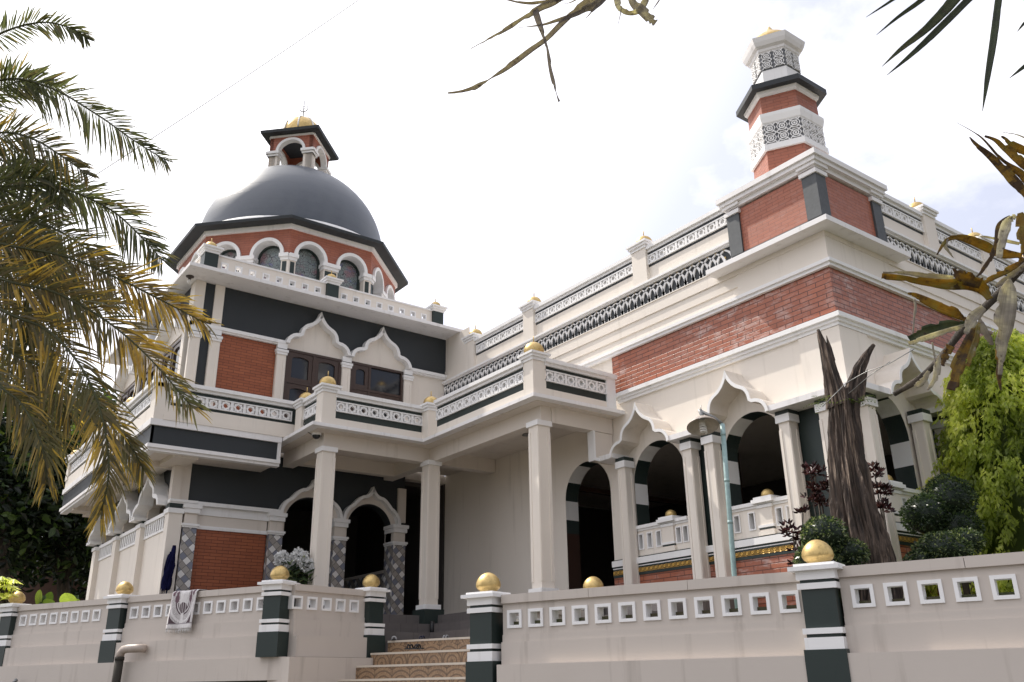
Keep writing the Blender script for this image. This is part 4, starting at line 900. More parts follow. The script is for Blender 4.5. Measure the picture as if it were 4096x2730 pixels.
# prayer rug hanging over the left wall
rf = Fr(L1[0], L1[1], L4[0]-L1[0], L4[1]-L1[1])
def rugmat():
    m, nt, bs = mat('woven_rug'); U = uvn(nt); P = pos(nt); a = nt.nodes.new('ShaderNodeUVMap'); a.uv_map = 'Rug'
    sx = nt.nodes.new('ShaderNodeSeparateXYZ'); nt.links.new(a.outputs[0], sx.inputs[0]); x, y = sx.outputs[0], sx.outputs[1]   # x -1..1, y 0 (bottom)..1
    ax = mathn(nt, 'ABSOLUTE', x); n = nz(nt, a.outputs[0], 24, 3, .6, (1, 1.5, 1)); n2 = nz(nt, a.outputs[0], 10, 3)
    W_, D_, G_ = (.74,.71,.70), (.10,.07,.08), (.40,.37,.37)
    c = mix(nt, ramp(nt, n, .44, .56), G_, (.66,.63,.62))
    yy = mathn(nt, 'SUBTRACT', y, .62); el = mathn(nt, 'SQRT', mathn(nt, 'ADD', mathn(nt, 'MULTIPLY', x, x), mathn(nt, 'MULTIPLY', mathn(nt, 'MULTIPLY', yy, yy), 3.6)))
    low = mathn(nt, 'LESS_THAN', y, .62)
    for r0, wd, col in ((.86, .05, W_), (.52, .045, D_), (.45, .04, W_), (.40, .03, D_)):
        c = mix(nt, mathn(nt, 'MULTIPLY', mathn(nt, 'COMPARE', el, r0, wd), low), c, col)
    c = mix(nt, mathn(nt, 'MULTIPLY', mathn(nt, 'GREATER_THAN', el, 1.02), low), c, D_)
    c = mix(nt, mathn(nt, 'MULTIPLY', mathn(nt, 'LESS_THAN', ax, .13), mathn(nt, 'LESS_THAN', ax, 1)), c, W_)
    c = mix(nt, mathn(nt, 'MULTIPLY', mathn(nt, 'LESS_THAN', ax, .34), mathn(nt, 'GREATER_THAN', y, .60)), c, W_)
    ny = mathn(nt, 'SUBTRACT', y, .50); arch = mathn(nt, 'LESS_THAN', mathn(nt, 'ADD', mathn(nt, 'MULTIPLY', x, x), mathn(nt, 'MULTIPLY', mathn(nt, 'MULTIPLY', ny, ny), 5.0)), .085)
    c = mix(nt, arch, c, D_); st = mathn(nt, 'GREATER_THAN', mathn(nt, 'SINE', mathn(nt, 'MULTIPLY', x, 40.0)), .45); c = mix(nt, mathn(nt, 'MULTIPLY', arch, mathn(nt, 'MULTIPLY', st, .55)), c, W_)
    for px_, py_, rr in ((.52, .72, .13), (.52, .85, .08), (.78, .86, .10)):
        dx, dy = mathn(nt, 'SUBTRACT', ax, px_), mathn(nt, 'SUBTRACT', y, py_)
        d = mathn(nt, 'ADD', mathn(nt, 'MULTIPLY', dx, dx), mathn(nt, 'MULTIPLY', mathn(nt, 'MULTIPLY', dy, dy), 1.6)); c = mix(nt, mathn(nt, 'LESS_THAN', d, rr*rr), c, (.16,.10,.12))
    c = mix(nt, mathn(nt, 'GREATER_THAN', ax, .88), c, W_); c = mix(nt, mathn(nt, 'LESS_THAN', y, .135), c, (.30,.27,.28)); c = mix(nt, mathn(nt, 'LESS_THAN', y, .115), c, W_)
    c = mix(nt, ramp(nt, n2, .4, .7, 0, .25), c, (.2,.17,.17)); nt.links.new(c, bs.inputs['Base Color']); bs.inputs['Roughness'].default_value = .95; bs.inputs['Specular IOR Level'].default_value = .1
    bump(nt, bs, n, .3, .004); return m
RUG = rugmat(); w = MB(); V = []; nu, nv = 16, 26; uc0 = []
for j in range(nv+1):
    v = j/nv
    for i in range(nu+1):
        q = i/nu; sl = .62*(v-.22) if v > .22 else 0
        u = -(2.275+.64*q)-.03*max(0, v-.22)*(1-2*q)
        uu = 2.92-.645*q+.0*v
        if v < .16: nn, z = .055-.32*(.16-v)/.16, 1.712+.004*sin(q*9)
        elif v < .22: t = (v-.16)/.06; nn, z = .055+.02*sin(t*pi/2), 1.712-.03*t
        else: t = (v-.22)/.78; nn, z = .085+.035*sin(q*7+2*t)*t+.05*t*.6+.015*sin(q*15), 1.68-.66*t
        # the frame normal of rf points into the garden, so negative n is the street side
        V.append(rf.P(uu, -nn, z)); uc0.append((2*q-1, 1-(v-.10)/.9 if v > .1 else 1))
w.mesh(V, [(j*(nu+1)+i, j*(nu+1)+i+1, (j+1)*(nu+1)+i+1, (j+1)*(nu+1)+i) for j in range(nv) for i in range(nu)], 0, True)
rug = w.build('prayer_rug', RUG, None, rf.P(2.6, -.1, 1.05), label='grey and white fringed prayer rug hanging over the left boundary wall', category='rug')
uvl = rug.data.uv_layers.new(name='Rug').data
for lp_ in rug.data.loops: uvl[lp_.index].uv = uc0[lp_.vertex_index]
sm = rug.modifiers.new('thick', 'SOLIDIFY'); sm.thickness = .008
w = MB()
for i in range(34):
    a = Vector(V[nv*(nu+1)+int(i/33*nu*.999)]); b = Vector(V[nv*(nu+1)+min(nu, int(i/33*nu*.999)+1)]); fr_ = (i/33*nu*.999) % 1; p = a.lerp(b, fr_)
    e = p+Vector((RND.uniform(-.012,.012), RND.uniform(-.012,.012), -.065-RND.random()*.02)); w.tube([tuple(p), tuple((p+e)/2+Vector((RND.uniform(-.006,.006),0,0))), tuple(e)], [.006,.005,.002], 4)
w.build('fringe', plain('white_wool', (.72,.70,.68), .95, 0, .1), rug)
# drain pipes on the left ledge
P_ = lambda u, n, z: flr.P(LL-u, n, z)
w = MB(); w.tube([P_(3.36, .20, .70), P_(3.36, .3, .70), P_(3.42, .34, .70), P_(3.62, .36, .70), P_(3.72, .37, .685), P_(3.775, .38, .63), P_(3.785, .38, .53)], [.075,.075,.075,.075,.077,.075,.075], 16)
dp = w.build('drain_pipe', PVC, None, P_(3.78, .38, -.5), label='cream elbow drain pipe with a mossy black lower end on the left wall ledge', category='pipe')
w = MB(); w.tube([P_(3.785, .38, .56), P_(3.785, .38, .50)], .085, 16); w.tube([P_(3.785, .38, .50), P_(3.80, .38, 0), P_(3.80, .38, -1.6)], .078, 16); w.build('mossy_downpipe', GRIME, dp)
w = MB(); w.tube([P_(6.76, .34, .20), P_(6.76, .36, .19), P_(6.79, .37, .15), P_(6.80, .37, -1.6)], .04, 12); w.build('drain_pipe', METAL, None, P_(6.8, .37, -1.6), label='thin grey drain pipe at the far left foot of the boundary wall', category='pipe')
# blue cloth on the corner pillar
w = MB(); V = []
c0 = Vector((5.30, 18.84, 0))
for j in range(19):
    v = j/18; z = 2.72-.86*v
    for i in range(15):
        q = i/14*2*pi; r = (.045+.05*sin(min(1, v*1.6)*pi/2)+.02*sin(q*5+v*9)+.014*sin(q*9-v*4))*(1.25 if v > .4 else 1); V.append((c0.x-.08*v+r*.72*cos(q), c0.y-.02+r*.5*sin(q)-.03, z+.03*sin(q*4)*(v)))
w.mesh(V, [(j*15+i, j*15+(i+1) % 15, (j+1)*15+(i+1) % 15, (j+1)*15+i) for j in range(18) for i in range(15)]+[tuple(range(15)), tuple(range(18*15+14, 18*15-1, -1))], 0, True)
for i in range(70):
    a = RND.uniform(0, 2*pi); r = .075; x0, y0 = c0.x-.05+r*cos(a)*RND.uniform(.5,1), c0.y-.08+r*.5*sin(a); z0 = RND.uniform(2.0, 2.6); w.tube([(x0, y0, z0), (x0-.03, y0-.01, z0-.16), (x0-.05+RND.uniform(-.02,.02), y0, z0-.3)], [.010,.010,.003], 4)
w.build('hanging_mop', BLUE, None, (5.25, 18.8, 1.86), label='shaggy navy blue mop hanging on the corner pillar beside the tiled pillar', category='mop')
# security camera under the porch corner
cx = at(727, 1001, 18.05); sc_ = thing('security_camera', 'small white dome security camera under the porch balcony corner', 'camera', tuple(cx))
w = MB(); w.lathe(cx.x, cx.y, [(.05, cx.z+.10), (.09, cx.z+.07), (.105, cx.z+.01), (.10, cx.z)], 20, 0, True); w.tube([(cx.x, cx.y, cx.z+.09), (cx.x+.14, cx.y, cx.z+.10), (cx.x+.2, cx.y+.05, cx.z+.05)], .02, 8); w.box(cx.x+.16, cx.x+.24, cx.y-.04, cx.y+.1, cx.z-.06, cx.z+.12); w.build('housing', WHITE, sc_)
w = MB(); w.lathe(cx.x, cx.y, [(.088, cx.z+.002)]+[(.088*cos(rad(t)), cx.z-.08*sin(rad(t))) for t in range(10, 90, 12)], 20, 0, True); w.build('lens_dome', GLASS, sc_)
w = MB(); w.tube([tuple(at(716,999,18.0)), tuple(at(706,992,18.0)), tuple(at(697,975,17.95)), tuple(at(701,962,17.9))], .008, 5); w.build('cable', BLACK, sc_)
# bare bulbs under the eaves
for i, (p, lab) in enumerate((((4.98, 19.02, 8.78), 'bare bulb lamp under the roof slab corner of the domed building'), ((4.75, 21.4, 4.42), 'bare bulb lamp under the balcony ceiling on the left side'))):
    t = thing('eave_lamp', lab, 'lamp', p, 'bare bulbs under the eaves')
    w = MB(); w.lathe(p[0], p[1], [(.09, p[2]+.018), (.09, p[2]), (.035, p[2]-.03), (.03, p[2]-.07)], 16, 0, True); w.build('lamp_holder', plain('bakelite', (.06,.045,.04), .5) if i == 0 else bpy.data.materials['bakelite'], t)
    w = MB(); w.lathe(p[0], p[1], [(.02, p[2]-.06), (.045, p[2]-.10), (.05, p[2]-.13), (.03, p[2]-.17), (.005, p[2]-.18)], 16, 0, True); w.build('bulb', BULB, t)
# overhead cable
A, B = at(-60, 580, 26), at(1010, -130, 30); w = MB()
w.tube([tuple(A.lerp(B, k/24)-Vector((0, 0, .25*(1-(2*k/24-1)**2)))) for k in range(25)], .018, 6); w.build('overhead_cable', plain('grey_cable', (.55,.55,.57), .6), None, tuple(A), label='thin overhead cable crossing the white sky above the dome', category='cable')
# shoes on the steps
def shoe(rho, x, y, z, ang, label, m):
    d = at(x, y, rho); p = Vector((d.x, d.y, z)); t = thing('sandal', label, 'shoe', tuple(p), 'footwear left on the steps')
    f_ = Fr(p.x, p.y, cos(ang), sin(ang)); S = [(.0,.030),(.06,.042),(.16,.044),(.24,.036),(.265,.018)]
    o = [(u, v) for u, v in S]; pl = [(u, v) for u, v in o]+[(u, -v) for u, v in o[::-1]]
    w = MB(); k = len(pl); w.mesh([f_.P(u, v, z+.002) for u, v in pl]+[f_.P(u, v, z+.022) for u, v in pl], [tuple(range(k)), tuple(range(2*k-1, k-1, -1))]+[(i, (i+1) % k, k+(i+1) % k, k+i) for i in range(k)]); w.build('sole', BLACK, t)
    w = MB()
    for u0 in (.13, .19): w.tube([f_.P(u0, .042*cos(a), z+.02+.055*sin(a)) for a in [pi*i/10 for i in range(11)]], .014, 6)
    w.build('strap', m, t)
NAVY = plain('navy_strap', (.03,.03,.06), .5); SILV = plain('silver_strap', (.45,.45,.46), .4)
shoe(15.6, 960, 1492, .547, rad(115), 'black sandal on the second tiled step from the top', BLACK); shoe(15.55, 972, 1493, .547, rad(95), 'black sandal lying beside its pair on the second tiled step', BLACK)
shoe(17.35, 905, 1474, .77, rad(60), 'silver sandal standing alone on the landing left of the porch step corner', SILV); shoe(17.4, 985, 1473, .77, rad(110), 'dark blue sandal on the landing at the middle of the porch steps', NAVY); shoe(17.3, 1040, 1473, .77, rad(110), 'pale strap sandal on the landing near the right egg topped post', SILV)

# ================================================================== PLANTS
def rdir(zlo=-1, zhi=1):
    a = RND.uniform(0, 2*pi); z = RND.uniform(zlo, zhi); r = math.sqrt(max(0, 1-z*z)); return Vector((r*cos(a), r*sin(a), z))
def perp(d, up=None):
    q = d.cross(up or rdir()); return q.normalized() if q.length > 1e-3 else perp(d)
def leafball(mb, c, R, n, size, squash=1.0, depth=.35, jitter=.10, t0=.0, t1=1.0, lump=.18, zmin=-.8):
    for _ in range(n):
        d = rdir(zmin, 1); k = 1+lump*noise.noise(d*2.3+c*.7)
        p = c+Vector((d.x*R, d.y*R, d.z*R*squash))*(k*(1-depth*RND.random()**2.2))
        o = (d+rdir()*.9).normalized(); s = size*RND.uniform(.7, 1.3); t = min(1, max(0, t0+(t1-t0)*RND.random()**1.6))
        mb.leaf(p, o, perp(o), s, s*.5, t, .1)
def core(mb, c, R, squash, lump=.18):
    V = []; n, m_ = 16, 10
    for j in range(m_+1):
        for i in range(n):
            d = Vector((sin(pi*j/m_)*cos(2*pi*i/n), sin(pi*j/m_)*sin(2*pi*i/n), cos(pi*j/m_))); k = 1+lump*noise.noise(d*2.3+c*.7)
            V.append(c+Vector((d.x*R, d.y*R, d.z*R*squash))*k*.88)
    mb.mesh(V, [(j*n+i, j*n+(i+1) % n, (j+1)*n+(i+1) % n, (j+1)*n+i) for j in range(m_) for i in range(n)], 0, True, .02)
# clipped shrubs
def topiary(label, balls, size=.042, dens=1150, t1=.95):
    c0 = balls[0][0]; t = thing('clipped_shrub', label, 'shrub', (c0.x, c0.y, .74), 'clipped garden shrubs')
    w = MB()
    for c, R, sq in balls: core(w, c, R, sq, .10); leafball(w, c, R, int(dens*(R/.25)**2), size, sq, .10, t1=t1, lump=.10)
    w.build('foliage', TOPL, t, tint=True); w = MB(); w.tube([(c0.x, c0.y, .7), (c0.x+.02, c0.y, c0.z)], [.05, .03], 8); w.build('stem', BARK2, t)
topiary('small clipped shrub of two sunlit domes just behind the big gold egg', [(at(1895,1232,10.9), .26, .9), (at(1950,1272,10.9), .22, .8), (at(1882,1290,10.9), .27, .9)])
topiary('large round dark clipped shrub between the dead trunk and the weeping tree', [(at(2180,1150,12.3), .34, 1.0), (at(2128,1185,12.2), .31, .9), (at(2195,1215,12.2), .33, .8)], t1=.55)
topiary('low sunlit clipped shrub on top of the wall line right of the dead trunk', [(at(2165,1268,11.2), .33, .7), (at(2215,1245,11.4), .22, .7), (at(2120,1290,11.2), .2, .7)])
# red leaved shrubs
def redshrub(label, clumps, n=330, size=.085):
    c0 = clumps[0][0]; t = thing('red_leaf_shrub', label, 'shrub', (c0.x, c0.y, .74), 'dark red shrubs round the dead trunk'); w = MB(); s_ = MB()
    for c, R in clumps:
        k = max(6, int(n*(R/.2)**2/9))
        for _ in range(k):
            d = rdir(-.5, 1); p = c+d*R*RND.uniform(.35, 1)
            for q in range(9):
                o = (d*.5+rdir(-.2, 1)).normalized(); w.leaf4(p, o, perp(o), size*RND.uniform(.6, 1.2), size*.33, RND.random()**1.8)
        s_.tube([(c0.x, c0.y, .72), tuple((c+Vector((c0.x, c0.y, .9)))/2), tuple(c)], [.02, .014, .008], 6)
    w.build('foliage', REDL, t, tint=True); s_.build('stem', BARK2, t)
redshrub('dark red leaved shrub left of the dead trunk, taller than the others', [(at(1872,1090,11.9), .15), (at(1885,1125,11.9), .17), (at(1868,1150,11.8), .11), (at(1890,1160,11.9), .10)])
redshrub('dark red leaved shrub mostly hidden on the right of the dead trunk', [(at(2010,1090,12.2), .14), (at(2022,1130,12.2), .16), (at(2030,1170,12.1), .11)])
redshrub('small dark red shrub beside the clipped dome behind the big gold egg', [(at(1822,1225,11.2), .13), (at(1835,1262,11.2), .12), (at(1845,1180,11.4), .07), (at(1838,1300,11.2), .1)])
# dead forked trunk
def barktube(mb, pts, rs, n=40, amp=.22, tw=0.0, seg=5):
    P0 = [Vector(p) for p in pts]; PP, RR = [], []
    for i in range(len(P0)-1):
        for k in range(seg): t = k/seg; PP.append(P0[i].lerp(P0[i+1], t)); RR.append(rs[i]*(1-t)+rs[i+1]*t)
    PP.append(P0[-1]); RR.append(rs[-1]); V = []
    for j, p in enumerate(PP):
        t = (PP[min(j+1, len(PP)-1)]-PP[max(j-1, 0)]).normalized(); a = t.cross(Vector((.3, 1, .1))).normalized(); b = t.cross(a)
        for i in range(n):
            q = 2*pi*i/n+tw*p.z; rid = noise.noise(Vector((cos(q)*2.6, sin(q)*2.6, p.z*.5)))*.9-abs(noise.noise(Vector((cos(q)*6, sin(q)*6, p.z*.9))))*1.0+noise.noise(Vector((cos(q)*15, sin(q)*15, p.z*2.5)))*.30+noise.noise(Vector((cos(q)*9, sin(q)*9, p.z*12)))*.16+.15
            V.append(p+(a*cos(q)+b*sin(q))*RR[j]*(1+amp*rid))
    m_ = len(PP); mb.mesh(V, [(j*n+i, j*n+(i+1) % n, (j+1)*n+(i+1) % n, (j+1)*n+i) for j in range(m_-1) for i in range(n)]+[tuple(range((m_-1)*n, m_*n))], 0, False)
bt = at(1985, 1330, 11.5); dt = thing('dead_tree', 'bare weathered grey brown tree trunk forked into two splintered stubs', 'tree', (bt.x, bt.y, .74))
w = MB(); T = lambda x, y, r=11.5: tuple(at(x, y, r))
barktube(w, [(bt.x, bt.y, .7), T(1990,1290), T(1962,1170), T(1945,1060), T(1938,960), T(1935,905)], [.41, .33, .245, .195, .17, .145], 110, .40, seg=9)
barktube(w, [T(1930,935), T(1915,880), T(1900,820), T(1889,785), T(1880,758)], [.15, .105, .066, .048, .02], 48, .50, seg=7); barktube(w, [T(1910,830), T(1906,800), T(1899,772)], [.05, .03, .004], 14, .3)
barktube(w, [T(1948,960), T(1962,900), T(1975,850), T(1990,820), T(2008,793)], [.12, .105, .072, .045, .024], 48, .60, seg=7); barktube(w, [T(1975,920), T(1985,880), T(1993,850)], [.055, .03, .005], 14, .4)
w.build('trunk', BARK, dt)
fn = thing('fern', 'small green fern growing in the fork of the dead trunk', 'fern', tuple(at(1955, 925, 11.3))); w = MB()
for c, n in ((at(1968,922,11.3), 12), (at(1890,925,11.4), 6)):
    for _ in range(n):
        d = rdir(-.1, .6); pts = [c+d*.26*k/6-Vector((0, 0, .10*(k/6)**2)) for k in range(7)]
        for k in range(1, 7):
            for s_ in (-1, 1): o = (d*.5+perp(d, Vector((0,0,1)))*s_).normalized(); w.leaf(pts[k], o, perp(o, Vector((0,0,1))), .07*(1-k/9), .02, .6+.4*RND.random(), .2)
w.build('frond', TREEL, fn, tint=True)
w = MB(); w.tube([T(1890,935,11.2), T(1925,900,11.15), T(1945,880,11.2), T(1990,855,11.0), T(2040,838,10.6), T(2100,803,10.2)], .006, 5); w.tube([T(1950,905,11.2), T(2000,862,11.0), T(2045,832,10.6)], .005, 5)
w.build('loose_wire', METAL, None, T(1990,855,11.0), label='thin slack wire tied round the dead trunk', category='wire')
# weeping tree at the right edge
ct = at(2412, 1330, 13.6); wt = thing('weeping_tree', 'bright yellow green weeping tree at the right edge of the garden', 'tree', (ct.x, ct.y, .74)); w = MB()
right = Vector((sin(YAW), -cos(YAW), 0))
core_ = MB(); V = []
for j in range(13):
    h = j/12; z = .95+4.0*h; Rm = (.25+1.75*(1-h)**.75*(.6+.4*min(1, (z-.3)/1.2)))*.52
    for i in range(20): a = 2*pi*i/20; k = 1+.22*noise.noise(Vector((cos(a)*1.5, sin(a)*1.5, z*1.4))); V.append((ct.x+Rm*k*cos(a), ct.y+Rm*k*sin(a), z))
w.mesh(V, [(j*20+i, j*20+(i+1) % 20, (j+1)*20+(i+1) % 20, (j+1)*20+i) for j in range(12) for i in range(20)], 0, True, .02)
for s_ in range(2700):
    h = RND.random()**1.15; z = .95+4.3*h; Rm = .25+1.75*(1-h)**.75*(.6+.4*min(1, (z-.3)/1.2))
    a = RND.uniform(0, 2*pi); lob = noise.noise(Vector((cos(a)*1.9, sin(a)*1.9, z*1.7))); rr = Rm*RND.uniform(.66, 1.04)*(1+.26*lob); p = Vector((ct.x+rr*cos(a), ct.y+rr*sin(a), z)); o = Vector((cos(a), sin(a), 0))
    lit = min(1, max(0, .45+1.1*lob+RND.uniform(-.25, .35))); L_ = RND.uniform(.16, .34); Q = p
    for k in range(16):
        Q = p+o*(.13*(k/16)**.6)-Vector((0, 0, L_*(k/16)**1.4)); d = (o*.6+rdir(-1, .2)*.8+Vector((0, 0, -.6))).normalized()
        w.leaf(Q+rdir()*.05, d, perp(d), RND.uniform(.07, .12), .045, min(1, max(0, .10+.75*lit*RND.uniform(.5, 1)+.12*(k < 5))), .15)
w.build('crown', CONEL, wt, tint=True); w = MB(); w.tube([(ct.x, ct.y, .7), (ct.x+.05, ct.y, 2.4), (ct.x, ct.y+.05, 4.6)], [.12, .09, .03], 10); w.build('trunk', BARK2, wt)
# trees and a brick house beyond the left boundary
def broadtree(label, base, blobs, n, size, zb=-1.0, t1=.8):
    t = thing('broadleaf_tree', label, 'tree', (base.x, base.y, zb), 'dark trees beyond the left wall'); w = MB(); s_ = MB()
    s_.tube([(base.x, base.y, zb), (base.x+.1, base.y, (zb+blobs[0][0].z)/2), tuple(blobs[0][0])], [.28, .22, .1], 10)
    for c, R in blobs:
        s_.tube([(base.x, base.y, blobs[0][0].z*.55), tuple(c)], [.12, .04], 6)
        for _ in range(int(n*R*R)):
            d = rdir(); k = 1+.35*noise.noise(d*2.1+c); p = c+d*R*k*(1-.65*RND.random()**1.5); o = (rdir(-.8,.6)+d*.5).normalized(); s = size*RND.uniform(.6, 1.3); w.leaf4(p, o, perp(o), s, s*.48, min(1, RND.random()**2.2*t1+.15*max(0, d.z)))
    w.build('crown', TREEL, t, tint=True); s_.build('trunk', BARK2, t)
broadtree('dark broad leaved tree directly left of the domed building', at(150,1330,31), [(at(130,1130,31), 2.6), (at(60,1010,32), 2.2), (at(200,1010,32), 1.9), (at(215,1230,31), 1.7), (at(40,1220,31), 1.9), (at(150,1060,30), 1.6)], 330, .34)
broadtree('darker broad leaved tree at the left picture edge behind the palm', at(10,1330,28), [(at(0,1120,28), 2.2), (at(-60,1000,28), 2.2), (at(30,1010,29), 1.5), (at(-20,1230,28), 1.4)], 330, .32)
broadtree('tall broad leaved tree with its top beside the balcony end', at(235,1340,36), [(at(228,965,36), 1.25), (at(190,1130,36), 2.6), (at(250,1060,36), 1.6), (at(120,1210,36), 2.2), (at(215,1280,35), 1.5)], 330, .36)
hb = at(120, 1350, 38); bh = thing('brick_house', 'old bare brick house half hidden behind the dark trees on the left', 'building', (hb.x, hb.y, -1)); fh = Fr(hb.x, hb.y, right.x, right.y)
w = MB(); w.fb(fh, -6, 6.5, -4, 0, -1.6, 3.3); w.build('wall', BRICKB, bh); w = MB(); w.ext(fh, [(-6.4,3.25),(6.9,3.25),(6.9,3.4),(.2,5.4),(-6.4,3.4)], -4.4, .4); w.build('roof', plain('old_roof_tile', (.10,.05,.035), .8), bh)
w = MB(); w.fb(fh, -2.2, -1.2, .0, .05, .9, 2.3); o = w.build('window', FRAME, bh); w = MB(); w.fb(fh, -2.1, -1.3, .05, .06, 1.0, 2.2); w.build('pane', GLASS, o)
def banana(label, base, blades):
    t = thing('banana_plant', label, 'plant', tuple(base), 'young banana plants by the wall'); s_ = MB(); s_.tube([tuple(base), tuple(base+Vector((0,0,.35)))], [.09,.06], 8); s_.build('stem', BANANA, t)
    for (x0, y0, x1, y1, wd, rho, tn) in blades:
        A, B = at(x0, y0, rho), at(x1, y1, rho-.25); w = MB(); ax = (B-A); V = []; F = []; sd = ax.cross(CF).normalized(); k = 12
        for i in range(k+1):
            q = i/k; p = A+ax*q+Vector((0,0,-.12*q*q)); hw = wd*sin(pi*min(1, .08+q*.92))**.6*.5
            V += [p-sd*hw-CF*hw*.35, p, p+sd*hw-CF*hw*.35]
        for i in range(k): F += [(3*i,3*i+1,3*i+4,3*i+3),(3*i+1,3*i+2,3*i+5,3*i+4)]
        w.mesh(V, F, 0, False, tn); w.build('leaf', BANANA, t, tint=True)
banana('young banana plant with a broad bright leaf against the brick house', at(170,1400,24), [(168,1395,150,1352,.42,23.5,1),(172,1392,185,1368,.3,24,.8),(160,1390,135,1375,.25,24,.5),(166,1388,165,1355,.2,24.2,.4)])
banana('young banana plant with one upright pale leaf further left', at(95,1400,25), [(88,1392,94,1345,.2,25,.9),(100,1392,128,1372,.26,25,.6),(110,1390,120,1350,.25,25.5,.3)])
cv = at(14, 1400, 20); t = thing('cassava_shrub', 'bright green cassava shrub with drooping leaf whorls at the left edge', 'shrub', tuple(cv)); w = MB(); s_ = MB()
for _ in range(34):
    p = at(RND.uniform(-25, 34), RND.uniform(1322, 1372), 20+RND.uniform(-.5, .5)); s_.tube([tuple(cv), tuple(p)], .012, 5)
    for q in range(7): d = (Vector((cos(q*.9), sin(q*.9), -.45))+rdir()*.2).normalized(); w.leaf4(p, d, perp(d, Vector((0,0,1))), .24, .07, .35+.6*RND.random())
w.build('foliage', CONEL, t, tint=True); s_.build('stem', BARK2, t)
# white flowering shrub behind the return wall
fw = at(680, 1350, 18.2); t = thing('flowering_shrub', 'white flowering shrub with long dark leaves between the gold egg and the porch column', 'shrub', (fw.x, fw.y, .76)); w = MB(); s_ = MB(); p_ = MB()
for _ in range(230):
    p = at(RND.uniform(650, 715), RND.uniform(1292, 1345), 18.2+RND.uniform(-.35, .35)); d = (rdir(-.6, .8)+Vector((0,0,.1))).normalized(); w.leaf4(p, d, perp(d), RND.uniform(.16, .26), .05, RND.random()**1.5*.9)
for (x, y, r) in ((648,1282,.13),(662,1290,.10),(688,1280,.17),(697,1292,.12),(706,1300,.13),(676,1288,.08),(712,1308,.08),(640,1290,.06)):
    c = at(x, y, 18.0)
    for _ in range(int(900*r)):
        d = rdir(); pp = c+d*r*RND.uniform(.5,1); 
        for q in range(5): o = (d+rdir()*1.0).normalized(); p_.leaf(pp, o, perp(o), .055, .035, RND.random(), .1)
for _ in range(6): s_.tube([(fw.x, fw.y, .76), tuple(at(RND.uniform(655,710), 1320, 18.2))], .015, 5)
w.build('foliage', TOPL, t, tint=True); p_.build('blossom', plain('white_flower', (.86,.86,.85), .6, 0, .2), t, tint=True); s_.build('stem', BARK2, t)

# date palm leaning in from the left
tb = at(-330, 560, 7.6); pt_ = thing('date_palm', 'date palm with drooping green and orange brown fronds entering from the left', 'palm', (tb.x-.1, tb.y+.2, -1.6))
w = MB(); w.tube([(tb.x-.1, tb.y+.2, -1.6), (tb.x-.05, tb.y+.1, 1.2), tuple(tb-Vector((0,0,.1)))], [.26, .21, .24], 16); w.build('trunk', BARK2, pt_)
def spline(P, n):
    out = []; Q = [P[0]]+P+[P[-1]]
    for i in range(n+1):
        t = i/n*(len(P)-1); k = min(int(t), len(P)-2); u = t-k; a, b, c, d = Q[k:k+4]
        out.append(.5*((2*b)+(c-a)*u+(2*a-5*b+4*c-d)*u*u+(3*b-a-3*c+d)*u**3))
    return out
def frond(pts, L0, n, tmin, tmax, droop=.25, upf=1.0, dnf=1.0):
    n = int(n*1.7); L0 = L0*1.12; P = spline([tb]+[p if isinstance(p, Vector) else at(*p) for p in pts], n); w = MB(); w.tube([tuple(p) for p in P[::3]], [.013*(1-.85*i/len(P[::3]))+.0025 for i in range(len(P[::3]))], 6, mi=0)
    w.t = [.35]*len(w.t); ph_ = RND.uniform(0, 9)
    for i in range(int(n*.10), n+1):
        p = P[i]; T_ = (P[min(i+1, n)]-P[max(i-1, 0)]).normalized(); V_ = p.normalized(); S = T_.cross(V_).normalized(); q = i/n
        if S.z < 0: S = -S
        for s_, sf in ((1, upf), (-1, dnf)):
            if RND.random() < .05: continue
            ang = rad(56-32*q)+RND.uniform(-.17, .17)+.10*sin(i*.21+ph_*s_); prof = (.60+.75*sin(pi*min(1, .12+q*.80)))*(1-.28*max(0, q-.75)/.25)
            l = L0*sf*prof*RND.uniform(.78, 1.14)*(1 if RND.random() > .06 else .55)
            d = (T_*cos(ang)+S*s_*sin(ang)-V_*RND.uniform(-.20, .42)).normalized(); wd = RND.uniform(.014, .022)*min(1, .35+.65*prof); W_ = (d.cross(V_)+rdir()*.65).normalized()
            tn = min(1, max(0, tmin+(tmax-tmin)*(.5+.5*noise.noise(p*3.1))*RND.uniform(.6, 1.3)+(.5*RND.random() if RND.random() < .12 else 0))); te = min(1, tn+(.35 if RND.random() < .3 else 0))
            dz = Vector((0,0,-1)); dr = droop*RND.uniform(.5, 1.6); k1, k2 = p+d*l*.35+dz*(dr*l*.08), p+d*l*.72+dz*(dr*l*.34); e = p+d*l+dz*(dr*l*.75)+rdir()*(.03*l)
            w.mesh([p-W_*wd*.2, p+W_*wd*.2, k1+W_*wd*.5, k1-W_*wd*.5], [(0,1,2,3)], 0, False, tn)
            w.mesh([k1+W_*wd*.5, k1-W_*wd*.5, k2+W_*wd*.4, k2-W_*wd*.4, e], [(1,0,2,3),(3,2,4)], 0, False, te)
    w.build('frond', PALM, pt_, tint=True)
frond([(-120,150,7.2),(0,78,7.0),(95,52,6.9),(165,66,6.8),(200,90,6.8)], 0.17, 73, .0, .2)
frond([(-150,260,7.3),(0,185,7.2),(110,200,7.1),(220,262,7.0),(310,325,6.9),(380,368,6.8)], 0.29, 96, .0, .25, upf=.85)
frond([(-150,330,7.4),(-10,215,7.4),(60,185,7.3),(130,200,7.3)], 0.25, 69, .0, .25)
frond([(-150,330,7.0),(0,305,6.9),(80,322,6.8),(150,365,6.7),(200,402,6.6)], 0.24, 80, .15, .75)
